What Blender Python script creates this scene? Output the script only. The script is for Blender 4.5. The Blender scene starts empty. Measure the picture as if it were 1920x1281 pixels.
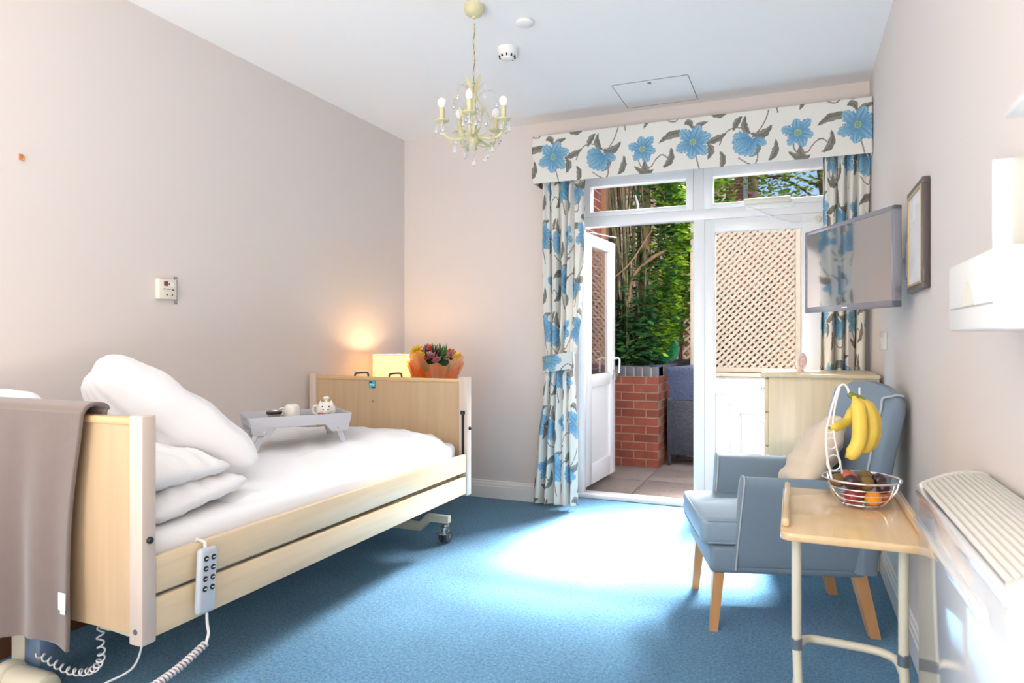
import bpy, bmesh, math, random
import numpy as np
from mathutils import Vector, Matrix
random.seed(7); RNG = np.random.default_rng(7)
scn = bpy.context.scene
C = scn.collection
PI = math.pi

# ------------------------------------------------------------------ camera
YAW = math.atan(529 / 1280.0)
cam_d = bpy.data.cameras.new('camera'); cam = bpy.data.objects.new('camera', cam_d); C.objects.link(cam)
cam.location = (0, 0, 1.17); cam.rotation_euler = (PI / 2, 0, YAW)
cam_d.sensor_width = 36; cam_d.lens = 24; cam_d.shift_y = -6.5 / 1920
cam_d.clip_start = 0.05; cam_d.clip_end = 200
cam_d.dof.use_dof = True; cam_d.dof.focus_distance = 3.9; cam_d.dof.aperture_fstop = 4.5
scn.camera = cam

# ------------------------------------------------------------------ world, sun, large lights, exposure
w = bpy.data.worlds.new('sky'); scn.world = w; w.use_nodes = True
nt = w.node_tree; nt.nodes.clear()
sky = nt.nodes.new('ShaderNodeTexSky'); sky.sky_type = 'NISHITA'; sky.sun_disc = False
sky.sun_elevation = math.radians(52); sky.sun_rotation = math.radians(150); sky.air_density = 1.0; sky.dust_density = 0.4; sky.ozone_density = 2.0
bg = nt.nodes.new('ShaderNodeBackground'); bg.inputs[1].default_value = 0.16
wo = nt.nodes.new('ShaderNodeOutputWorld')
nt.links.new(sky.outputs[0], bg.inputs[0]); nt.links.new(bg.outputs[0], wo.inputs[0])

def lamp(name, kind, loc, target, energy, color=(1, 1, 1), size=None, size_y=None):
    d = bpy.data.lights.new(name, kind); d.energy = energy; d.color = color
    o = bpy.data.objects.new(name, d); C.objects.link(o); o.location = loc
    o.rotation_euler = (Vector(target) - Vector(loc)).to_track_quat('-Z', 'Y').to_euler()
    if kind == 'AREA':
        d.shape = 'RECTANGLE'; d.size = size; d.size_y = size_y or size
    return o
sun = lamp('sun', 'SUN', (4, -3, 12), (4 - 0.55, -3 + 0.72, 12 - 1.05), 2.6, (1, .96, .9)); sun.data.angle = math.radians(.6)
dl_ = lamp('daylight_over_patio', 'AREA', (-0.80, 8.0, 5.3), (-0.88, 3.95, 0.0), 200, (1, .95, .89), 1.5, .6); dl_.data.spread = math.radians(18)
dl2_ = lamp('daylight_low_over_garden', 'AREA', (0.35, 8.3, 4.35), (-1.18, 2.95, 0.1), 62, (1, .955, .90), 1.8, .8); dl2_.data.spread = math.radians(25)
lamp('rear_fill_lamp', 'AREA', (-2.15, -4.4, 1.55), (-1.5, 4, 1.25), 84, (1, .955, .90), 1.1, 2.0)  # fill lamp added behind the camera to brighten the room
lamp('ceiling_bounce_fill', 'AREA', (-1.2, -1.3, 0.5), (-1.2, -1.2, 2.7), 172, (1, .96, .91), 2.6, 2.0)  # added upward fill lamp, lights the room by way of the ceiling
scn.view_settings.view_transform = 'Standard'; scn.view_settings.look = 'None'
scn.view_settings.exposure = 0.1; scn.view_settings.gamma = 1.0; scn.view_settings.use_curve_mapping = False

# ------------------------------------------------------------------ materials
def s2l(c):
    return tuple(((v / 255) / 12.92 if v / 255 <= .04045 else ((v / 255 + .055) / 1.055) ** 2.4) for v in c)
def base(name):
    m = bpy.data.materials.new(name); m.use_nodes = True
    return m, m.node_tree, m.node_tree.nodes['Principled BSDF']
def mat(name, rgb, rough=.5, metal=0, bump=0, bscale=200, vary=0, vscale=3, sheen=0, coat=0, trans=0, ior=1.45, sub=0, stretch=None, spec=None):
    m, t, b = base(name)
    col = (*s2l(rgb), 1)
    b.inputs['Base Color'].default_value = col; b.inputs['Roughness'].default_value = rough; b.inputs['Metallic'].default_value = metal
    b.inputs['IOR'].default_value = ior
    if spec is not None: b.inputs['Specular IOR Level'].default_value = spec
    if sheen: b.inputs['Sheen Weight'].default_value = sheen
    if coat: b.inputs['Coat Weight'].default_value = coat; b.inputs['Coat Roughness'].default_value = .08
    if trans: b.inputs['Transmission Weight'].default_value = trans
    if sub: b.inputs['Subsurface Weight'].default_value = sub; b.inputs['Subsurface Radius'].default_value = (.01, .01, .01)
    if bump or vary:
        tc = t.nodes.new('ShaderNodeTexCoord'); mp = t.nodes.new('ShaderNodeMapping')
        if stretch: mp.inputs['Scale'].default_value = stretch
        t.links.new(tc.outputs['Object'], mp.inputs[0])
    if vary:
        n = t.nodes.new('ShaderNodeTexNoise'); n.inputs['Scale'].default_value = vscale; n.inputs['Detail'].default_value = 5
        t.links.new(mp.outputs[0], n.inputs['Vector'])
        mx = t.nodes.new('ShaderNodeMix'); mx.data_type = 'RGBA'
        mx.inputs[6].default_value = tuple(max(0, v * (1 - vary)) for v in col[:3]) + (1,)
        mx.inputs[7].default_value = tuple(min(1, v * (1 + vary)) for v in col[:3]) + (1,)
        t.links.new(n.outputs['Fac'], mx.inputs[0]); t.links.new(mx.outputs[2], b.inputs['Base Color'])
    if bump:
        n2 = t.nodes.new('ShaderNodeTexNoise'); n2.inputs['Scale'].default_value = bscale; n2.inputs['Detail'].default_value = 3
        t.links.new(mp.outputs[0], n2.inputs['Vector'])
        bp = t.nodes.new('ShaderNodeBump'); bp.inputs['Strength'].default_value = bump; bp.inputs['Distance'].default_value = .004
        t.links.new(n2.outputs['Fac'], bp.inputs['Height']); t.links.new(bp.outputs[0], b.inputs['Normal'])
    return m
def wood(name, rgb, axis='z', rough=.38, amt=.16, coat=.15):
    st = {'x': (1.2, 22, 22), 'y': (22, 1.2, 22), 'z': (22, 22, 1.2)}[axis]
    return mat(name, rgb, rough, vary=amt, vscale=1.6, bump=.04, bscale=9, stretch=st, coat=coat)
def brick_mat(name, axis, c1, c2, mortar, scale=1.0):
    m, t, b = base(name)
    tc = t.nodes.new('ShaderNodeTexCoord'); sp = t.nodes.new('ShaderNodeSeparateXYZ'); cb = t.nodes.new('ShaderNodeCombineXYZ')
    t.links.new(tc.outputs['Object'], sp.inputs[0])
    t.links.new(sp.outputs['X' if axis == 'x' else 'Y'], cb.inputs[0]); t.links.new(sp.outputs['Z'], cb.inputs[1])
    br = t.nodes.new('ShaderNodeTexBrick'); t.links.new(cb.outputs[0], br.inputs['Vector'])
    br.inputs['Color1'].default_value = (*s2l(c1), 1); br.inputs['Color2'].default_value = (*s2l(c2), 1); br.inputs['Mortar'].default_value = (*s2l(mortar), 1)
    br.inputs['Scale'].default_value = 1 / scale; br.inputs['Brick Width'].default_value = .225; br.inputs['Row Height'].default_value = .075
    br.inputs['Mortar Size'].default_value = .006; br.inputs['Mortar Smooth'].default_value = .3; br.inputs['Bias'].default_value = -.1
    n = t.nodes.new('ShaderNodeTexNoise'); n.inputs['Scale'].default_value = 9; n.inputs['Detail'].default_value = 6; t.links.new(tc.outputs['Object'], n.inputs['Vector'])
    mx = t.nodes.new('ShaderNodeMix'); mx.data_type = 'RGBA'; mx.blend_type = 'OVERLAY'; mx.inputs[0].default_value = .45
    t.links.new(br.outputs['Color'], mx.inputs[6]); t.links.new(n.outputs['Fac'], mx.inputs[7]); t.links.new(mx.outputs[2], b.inputs['Base Color'])
    bp = t.nodes.new('ShaderNodeBump'); bp.inputs['Strength'].default_value = .6; bp.inputs['Distance'].default_value = -.006
    t.links.new(br.outputs['Fac'], bp.inputs['Height']); t.links.new(bp.outputs[0], b.inputs['Normal'])
    b.inputs['Roughness'].default_value = .9
    return m
def glass_mat(name, tint=(1, 1, 1), ior=1.3):
    m, t, b = base(name); t.nodes.remove(b)
    o = t.nodes['Material Output']; tr = t.nodes.new('ShaderNodeBsdfTransparent'); tr.inputs[0].default_value = (*tint, 1)
    gl = t.nodes.new('ShaderNodeBsdfGlossy'); gl.inputs['Roughness'].default_value = .01
    fr = t.nodes.new('ShaderNodeFresnel'); fr.inputs[0].default_value = ior
    mx = t.nodes.new('ShaderNodeMixShader')
    ge = t.nodes.new('ShaderNodeNewGeometry'); inv = t.nodes.new('ShaderNodeMath'); inv.operation = 'SUBTRACT'; inv.inputs[0].default_value = 1; t.links.new(ge.outputs['Backfacing'], inv.inputs[1])
    mu = t.nodes.new('ShaderNodeMath'); mu.operation = 'MULTIPLY'; t.links.new(fr.outputs[0], mu.inputs[0]); t.links.new(inv.outputs[0], mu.inputs[1])
    t.links.new(mu.outputs[0], mx.inputs[0]); t.links.new(tr.outputs[0], mx.inputs[1]); t.links.new(gl.outputs[0], mx.inputs[2]); t.links.new(mx.outputs[0], o.inputs[0])
    return m
def emit_mat(name, rgb, strength):
    m, t, b = base(name)
    b.inputs['Base Color'].default_value = (*s2l(rgb), 1); b.inputs['Emission Color'].default_value = (*s2l(rgb), 1); b.inputs['Emission Strength'].default_value = strength
    return m
def leaf_mat(name, rgb, rgb2):
    m, t, b = base(name)
    o = t.nodes['Material Output']
    tc = t.nodes.new('ShaderNodeTexCoord'); n = t.nodes.new('ShaderNodeTexNoise'); n.inputs['Scale'].default_value = 6; n.inputs['Detail'].default_value = 2
    t.links.new(tc.outputs['Object'], n.inputs['Vector'])
    cr = t.nodes.new('ShaderNodeValToRGB'); cr.color_ramp.elements[0].position = .35; cr.color_ramp.elements[1].position = .65
    cr.color_ramp.elements[0].color = (*s2l(rgb), 1); cr.color_ramp.elements[1].color = (*s2l(rgb2), 1)
    t.links.new(n.outputs['Fac'], cr.inputs[0]); t.links.new(cr.outputs[0], b.inputs['Base Color']); b.inputs['Roughness'].default_value = .45
    tl = t.nodes.new('ShaderNodeBsdfTranslucent'); t.links.new(cr.outputs[0], tl.inputs[0])
    mx = t.nodes.new('ShaderNodeMixShader'); mx.inputs[0].default_value = .4
    t.links.new(b.outputs[0], mx.inputs[1]); t.links.new(tl.outputs[0], mx.inputs[2]); t.links.new(mx.outputs[0], o.inputs[0])
    return m

M = {}
M['wall'] = mat('wall_paint', (224, 214, 208), .75, bump=.03, bscale=350)
M['ceiling'] = mat('ceiling_paint', (251, 250, 249), .8, bump=.02, bscale=300)
M['gloss_white'] = mat('white_gloss_paint', (242, 242, 242), .25, spec=.5)
M['upvc'] = mat('white_upvc', (246, 247, 250), .22)
M['groove'] = mat('shadow_gap_grey', (150, 152, 155), .6)
M['glass'] = glass_mat('window_glass', (.97, .98, .98)); M['glass_leaf'] = glass_mat('door_leaf_glass', (.8, .82, .82), 3.2)
M['maple'] = wood('maple_panel', (200, 171, 136), 'z')
M['maple_y'] = wood('maple_rail', (226, 203, 168), 'y')
M['maple_x'] = wood('maple_edge', (214, 178, 132), 'x')
M['maple_post'] = wood('pale_pink_post', (212, 194, 180), 'z', amt=.07)
M['table_wood'] = wood('beech_table', (223, 190, 145), 'y', rough=.2, coat=.6)
M['leg_wood'] = wood('beech_leg', (205, 152, 100), 'z', amt=.18)
M['dresser'] = wood('maple_dresser', (229, 205, 168), 'z', rough=.3)
M['cream_metal'] = mat('cream_enamel', (216, 210, 190), .3)
M['grey_metal'] = mat('steel_bracket', (150, 152, 156), .3, metal=.8)
M['blue_lit_steel'] = mat('blue_lit_column', (165, 185, 215), .25, metal=.6)  # blue light falling on the column is put into its colour
M['black'] = mat('black_plastic', (28, 28, 30), .4)
M['dark_grey'] = mat('dark_grey_rubber', (70, 74, 82), .5)
M['chrome'] = mat('chrome', (235, 235, 238), .12, metal=1)
M['white_wire'] = mat('white_coated_wire', (238, 238, 240), .25)
M['linen'] = mat('white_cotton', (243, 243, 246), .85, sheen=.3, bump=.15, bscale=900)
M['pillow'] = mat('white_pillow_cotton', (244, 243, 244), .8, sheen=.3, bump=.05, bscale=40)
M['taupe'] = mat('taupe_fleece', (120, 104, 98), .95, sheen=.5, bump=.3, bscale=500, vary=.08, vscale=30)
M['tray'] = mat('grey_painted_tray', (198, 200, 208), .4)
M['tray_base'] = mat('grey_tray_base', (176, 174, 172), .3)
M['ceramic'] = mat('white_ceramic', (240, 236, 228), .12, coat=.5)
M['silver'] = mat('silvered_cup', (200, 190, 185), .15, metal=.9)
M['pink'] = mat('pink_glaze', (190, 90, 100), .3)
M['chair_blue'] = mat('blue_woven_upholstery', (122, 141, 158), .6, bump=.25, bscale=420, sheen=.2)
M['chair_vinyl'] = mat('blue_seat_fabric', (142, 162, 180), .42, bump=.12, bscale=420)
M['piping'] = mat('pale_grey_piping', (176, 184, 188), .5)
M['cushion'] = mat('cream_cushion_fabric', (226, 208, 184), .85, bump=.3, bscale=60, sheen=.3)
M['heater'] = mat('white_heater_enamel', (238, 238, 240), .1, coat=.8)
M['heater_grille'] = mat('white_grille', (226, 222, 214), .35)
M['tv_frame'] = mat('silver_grey_bezel', (150, 150, 160), .25, metal=.5)
M['tv_screen'] = mat('tv_screen_glass', (38, 42, 50), .04, coat=1, spec=1.0, ior=2.8)
M['frame_brown'] = wood('brown_picture_frame', (78, 66, 66), 'z', amt=.1)
M['frame_gold'] = mat('gilt_frame_edge', (190, 165, 120), .35, metal=.3)
M['picture'] = mat('pale_print', (232, 230, 228), .6, vary=.06, vscale=9)
M['chand'] = mat('antique_cream_metal', (206, 199, 158), .4, vary=.15, vscale=40)
M['bulb'] = mat('frosted_bulb', (250, 246, 244), .25, sub=.2)
M['crystal'] = mat('crystal_glass', (250, 250, 252), .02, trans=.75, ior=1.5)
M['plastic'] = mat('white_plastic', (238, 236, 234), .35)
M['ivory'] = mat('ivory_plastic', (232, 226, 212), .4)
M['orange_wrap'] = None
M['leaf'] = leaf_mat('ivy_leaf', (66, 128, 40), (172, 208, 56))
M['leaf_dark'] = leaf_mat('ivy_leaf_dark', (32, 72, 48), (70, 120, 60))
M['tree_leaf'] = leaf_mat('tree_leaf', (138, 174, 72), (220, 232, 146))
M['stem'] = mat('brown_stem', (128, 104, 78), .9, bump=.5, bscale=60, vary=.3, vscale=12)
M['reed'] = mat('green_brown_reed', (98, 92, 64), .8, vary=.3, vscale=9)
M['brick_x'] = brick_mat('red_brick_front', 'x', (122, 58, 44), (94, 44, 34), (120, 100, 84))
M['brick_y'] = brick_mat('red_brick_side', 'y', (130, 66, 50), (100, 48, 38), (126, 106, 90))
M['brick_w'] = brick_mat('wall_brick', 'x', (190, 128, 98), (150, 92, 70), (200, 190, 175))
M['brick_dk'] = brick_mat('boundary_brick', 'y', (130, 62, 48), (104, 48, 40), (160, 150, 140))
M['coping'] = mat('blue_engineering_brick', (72, 76, 88), .6, bump=.3, bscale=80, vary=.15, vscale=12)
M['mortar'] = mat('sandy_mortar', (160, 140, 112), .95)
M['paving'] = mat('buff_paving_slab', (136, 123, 118), .9, bump=.4, bscale=60, vary=.12, vscale=5)
M['joint'] = mat('dark_paving_joint', (70, 58, 50), .95)
M['soil'] = mat('planter_soil', (110, 92, 72), .95, bump=.6, bscale=40, vary=.3, vscale=20)
M['trellis'] = mat('cream_weathered_trellis', (192, 179, 162), .85, bump=.4, bscale=60, vary=.1, vscale=14)
M['trellis_old'] = mat('brown_weathered_trellis', (214, 190, 166), .9, vary=.15, vscale=14)
M['post'] = mat('grey_timber_post', (206, 198, 184), .85, vary=.12, vscale=8, bump=.3, bscale=40)
M['rattan'] = mat('black_rattan', (44, 46, 56), .45)
M['rattan_blue'] = mat('blue_black_rattan', (62, 72, 96), .4)
M['hose'] = mat('green_hose', (20, 120, 80), .35)
M['pipe'] = mat('white_downpipe', (220, 226, 236), .4)

# carpet: fine loop pile
def carpet():
    m, t, b = base('blue_carpet')
    tc = t.nodes.new('ShaderNodeTexCoord')
    n = t.nodes.new('ShaderNodeTexNoise'); n.inputs['Scale'].default_value = 330; n.inputs['Detail'].default_value = 2
    n2 = t.nodes.new('ShaderNodeTexNoise'); n2.inputs['Scale'].default_value = 90; n2.inputs['Detail'].default_value = 4
    n3 = t.nodes.new('ShaderNodeTexNoise'); n3.inputs['Scale'].default_value = 2.2; n3.inputs['Detail'].default_value = 3
    for q in (n, n2, n3): t.links.new(tc.outputs['Object'], q.inputs['Vector'])
    a = t.nodes.new('ShaderNodeMath'); a.operation = 'ADD'; t.links.new(n.outputs['Fac'], a.inputs[0]); t.links.new(n2.outputs['Fac'], a.inputs[1])
    a2 = t.nodes.new('ShaderNodeMath'); a2.operation = 'MULTIPLY_ADD'; a2.inputs[1].default_value = .35; t.links.new(n3.outputs['Fac'], a2.inputs[0]); t.links.new(a.outputs[0], a2.inputs[2])
    cr = t.nodes.new('ShaderNodeValToRGB'); e = cr.color_ramp.elements
    e[0].position = .82; e[0].color = (*s2l((12, 78, 120)), 1); e[1].position = 1.5; e[1].color = (*s2l((92, 164, 206)), 1)
    mr = t.nodes.new('ShaderNodeMath'); mr.operation = 'MULTIPLY'; mr.inputs[1].default_value = 1 / 1.6
    e[0].position = .55; e[1].position = .92
    t.links.new(a2.outputs[0], mr.inputs[0]); t.links.new(mr.outputs[0], cr.inputs[0]); t.links.new(cr.outputs[0], b.inputs['Base Color'])
    bp = t.nodes.new('ShaderNodeBump'); bp.inputs['Strength'].default_value = .8; bp.inputs['Distance'].default_value = .006
    t.links.new(n.outputs['Fac'], bp.inputs['Height']); t.links.new(bp.outputs[0], b.inputs['Normal'])
    b.inputs['Roughness'].default_value = .95; b.inputs['Sheen Weight'].default_value = .25
    return m
M['carpet'] = carpet()

def wrap_mat(nm='orange_tissue_wrap', c1=(248, 128, 50), c2=(255, 150, 70), c3=(255, 190, 130), tr=.25):
    m, t, b = base(nm)
    o = t.nodes['Material Output']
    b.inputs['Base Color'].default_value = (*s2l(c1), 1); b.inputs['Roughness'].default_value = .35
    tl = t.nodes.new('ShaderNodeBsdfTranslucent'); tl.inputs[0].default_value = (*s2l(c2), 1)
    tp = t.nodes.new('ShaderNodeBsdfTransparent'); tp.inputs[0].default_value = (*s2l(c3), 1)
    mx = t.nodes.new('ShaderNodeMixShader'); mx.inputs[0].default_value = .5
    t.links.new(b.outputs[0], mx.inputs[1]); t.links.new(tl.outputs[0], mx.inputs[2])
    mx2 = t.nodes.new('ShaderNodeMixShader'); mx2.inputs[0].default_value = tr
    t.links.new(mx.outputs[0], mx2.inputs[1]); t.links.new(tp.outputs[0], mx2.inputs[2]); t.links.new(mx2.outputs[0], o.inputs[0])
    return m
M['orange_wrap'] = wrap_mat(); M['peach_wrap'] = wrap_mat('peach_tissue_wrap', (248, 186, 130), (255, 196, 136), (255, 215, 175), .5)

def shade_mat():
    m, t, b = base('lamp_shade_fabric')
    o = t.nodes['Material Output']
    b.inputs['Base Color'].default_value = (*s2l((253, 238, 212)), 1); b.inputs['Roughness'].default_value = .8
    tl = t.nodes.new('ShaderNodeBsdfTranslucent'); tl.inputs[0].default_value = (*s2l((255, 240, 208)), 1)
    mx = t.nodes.new('ShaderNodeMixShader'); mx.inputs[0].default_value = .55
    t.links.new(b.outputs[0], mx.inputs[1]); t.links.new(tl.outputs[0], mx.inputs[2]); t.links.new(mx.outputs[0], o.inputs[0])
    return m
M['shade'] = shade_mat()

# ------------------------------------------------------------------ printed floral fabric (design drawn in numpy, stored per vertex)
TW, TH, RES = .916, .64, 500
def fabric_tile():
    W, H = int(TW * RES), int(TH * RES)
    img = np.empty((H, W, 3)); img[:] = (234, 231, 223)
    ys, xs = np.mgrid[0:H, 0:W]; X = xs / RES; Y = ys / RES
    def wrapd(cx, cy):
        dx = (X - cx + TW / 2) % TW - TW / 2; dy = (Y - cy + TH / 2) % TH - TH / 2
        return dx, dy
    def stem(p0, p1, p2, wd=.0038, col=(138, 126, 114)):
        for k in range(70):
            u = k / 69; x = (1 - u) ** 2 * p0[0] + 2 * u * (1 - u) * p1[0] + u * u * p2[0]; y = (1 - u) ** 2 * p0[1] + 2 * u * (1 - u) * p1[1] + u * u * p2[1]
            dx, dy = wrapd(x, y); img[dx * dx + dy * dy < wd * wd] = col
    def leaf(p0, p1, p2, wd=.022):
        n = 60
        for k in range(n):
            u = k / (n - 1); x = (1 - u) ** 2 * p0[0] + 2 * u * (1 - u) * p1[0] + u * u * p2[0]; y = (1 - u) ** 2 * p0[1] + 2 * u * (1 - u) * p1[1] + u * u * p2[1]
            tx = 2 * (1 - u) * (p1[0] - p0[0]) + 2 * u * (p2[0] - p1[0]); ty = 2 * (1 - u) * (p1[1] - p0[1]) + 2 * u * (p2[1] - p1[1])
            L = math.hypot(tx, ty) + 1e-9; tx /= L; ty /= L
            dx, dy = wrapd(x, y); a = dx * tx + dy * ty; c = -dx * ty + dy * tx
            h = wd * math.sin(PI * min(1, u * 1.02)) ** .8 * (1 + .12 * math.sin(u * 23))
            msk = (np.abs(a) < .0045) & (np.abs(c) < h)
            tone = 132 - 26 * (np.sin((a * 60 + np.abs(c) * 700 - u * 60)) > .45) - 22 * (np.abs(c) < .0022) + 16 * (c > 0)
            for q, f in enumerate((1, .96, .88)): img[..., q][msk] = (tone * f)[msk]
    def petal(cx, cy, ang, L, wd, seed=0):
        dx, dy = wrapd(cx, cy); ca, sa = math.cos(ang), math.sin(ang)
        a = dx * ca + dy * sa; c = -dx * sa + dy * ca; u = np.clip(a / L, 0, 1)
        h = wd * (np.sin(PI * np.clip(u, 0, 1) ** 1.15) ** .62) * (1 + .13 * np.sin(u * 27 + seed) + .09 * np.sin(u * 53 + seed * 2 + 3 * np.sign(c)))
        msk = (a > 0) & (a < L) & (np.abs(c) < h)
        st = np.sin(c / (h + 1e-4) * 9 + u * 4 + seed) * .5 + .5
        r = 118 + 62 * st * u - 26 * (np.abs(c) < .002) - 24 * (1 - u); g = 172 + 32 * st * u - 22 * (np.abs(c) < .002) - 26 * (1 - u); b = 198 + 18 * st * u - 14 * (np.abs(c) < .002) - 16 * (1 - u)
        edge = (np.abs(c) > h * .86)
        r = r - 20 * edge; g = g - 16 * edge; b = b - 10 * edge
        for q, v in enumerate((r, g, b)): img[..., q][msk] = v[msk]
    def flower(cx, cy, R, rot=0, n=6):
        for k in list(range(0, n, 2)) + list(range(1, n, 2)):
            petal(cx, cy, rot + k * 2 * PI / n + .16 * math.sin(k * 5), R * (1.04 + .14 * math.sin(k * 3 + rot)), R * .33, k * 1.7 + rot)
        for k in range(9):
            a = k * .7; dx, dy = wrapd(cx + .016 * math.cos(a), cy + .016 * math.sin(a)); img[dx * dx + dy * dy < .0045 ** 2] = (188, 200, 96)
        dx, dy = wrapd(cx, cy); img[dx * dx + dy * dy < .008 ** 2] = (150, 180, 110)
    def side(cx, cy, R, rot):
        for k, da in enumerate((.9, -.9, .55, -.55, .25, -.25, 0)): petal(cx, cy, rot + da, R * (1 - .12 * abs(da)), R * .3, k * 2.1)
        petal(cx + .01, cy, rot + PI * .62, R * .75, R * .22, 3)
    for ox, oy in ((0, 0), (.45, -.33)):
        P = lambda x, y: (x + ox, y + oy)
        stem(P(0, .42), P(.03, .33), P(.04, .27)); stem(P(.16, .42), P(.20, .55), P(.30, .50)); stem(P(.27, .33), P(.42, .20), P(.36, .44))
        stem(P(.58, .42), P(.56, .30), P(.66, .33)); stem(P(.66, .33), P(.73, .46), P(.78, .33)); stem(P(.34, .44), P(.42, .50), P(.44, .60))
        leaf(P(-.03, .50), P(-.12, .55), P(-.21, .47), .024); leaf(P(.0, .50), P(.01, .56), P(.09, .57), .018); leaf(P(.08, .44), P(.14, .45), P(.20, .49), .02)
        leaf(P(.09, .43), P(.13, .40), P(.09, .34), .02); leaf(P(.34, .47), P(.41, .43), P(.46, .51), .024); leaf(P(.34, .47), P(.28, .50), P(.31, .58), .019)
        leaf(P(.24, .50), P(.25, .55), P(.29, .58), .018); leaf(P(.38, .42), P(.39, .36), P(.33, .33), .02); leaf(P(.44, .30), P(.49, .33), P(.48, .42), .019)
        leaf(P(.55, .34), P(.62, .27), P(.67, .31), .02); leaf(P(.62, .38), P(.60, .30), P(.66, .30), .018); leaf(P(.73, .32), P(.80, .34), P(.78, .44), .02)
        leaf(P(-.05, .57), P(-.02, .61), P(.0, .53), .018); leaf(P(.16, .27), P(.20, .33), P(.16, .38), .017)
        flower(*P(0, .455), .108, .3); side(*P(.34, .44), .12, PI * 1.22); flower(*P(.60, .445), .088, .8)
    return np.clip(img, 0, 255)
TILE = fabric_tile()
TILE_L = np.where(TILE / 255 <= .04045, TILE / 255 / 12.92, ((TILE / 255 + .055) / 1.055) ** 2.4)
def fab_mat():
    m, t, b = base('floral_curtain_fabric')
    at = t.nodes.new('ShaderNodeVertexColor'); at.layer_name = 'print'
    t.links.new(at.outputs[0], b.inputs['Base Color']); b.inputs['Roughness'].default_value = .85
    o = t.nodes['Material Output']; tl = t.nodes.new('ShaderNodeBsdfTranslucent'); t.links.new(at.outputs[0], tl.inputs[0])
    mx = t.nodes.new('ShaderNodeMixShader'); mx.inputs[0].default_value = .12
    t.links.new(b.outputs[0], mx.inputs[1]); t.links.new(tl.outputs[0], mx.inputs[2]); t.links.new(mx.outputs[0], o.inputs[0])
    return m
M['fabric'] = fab_mat()

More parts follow.
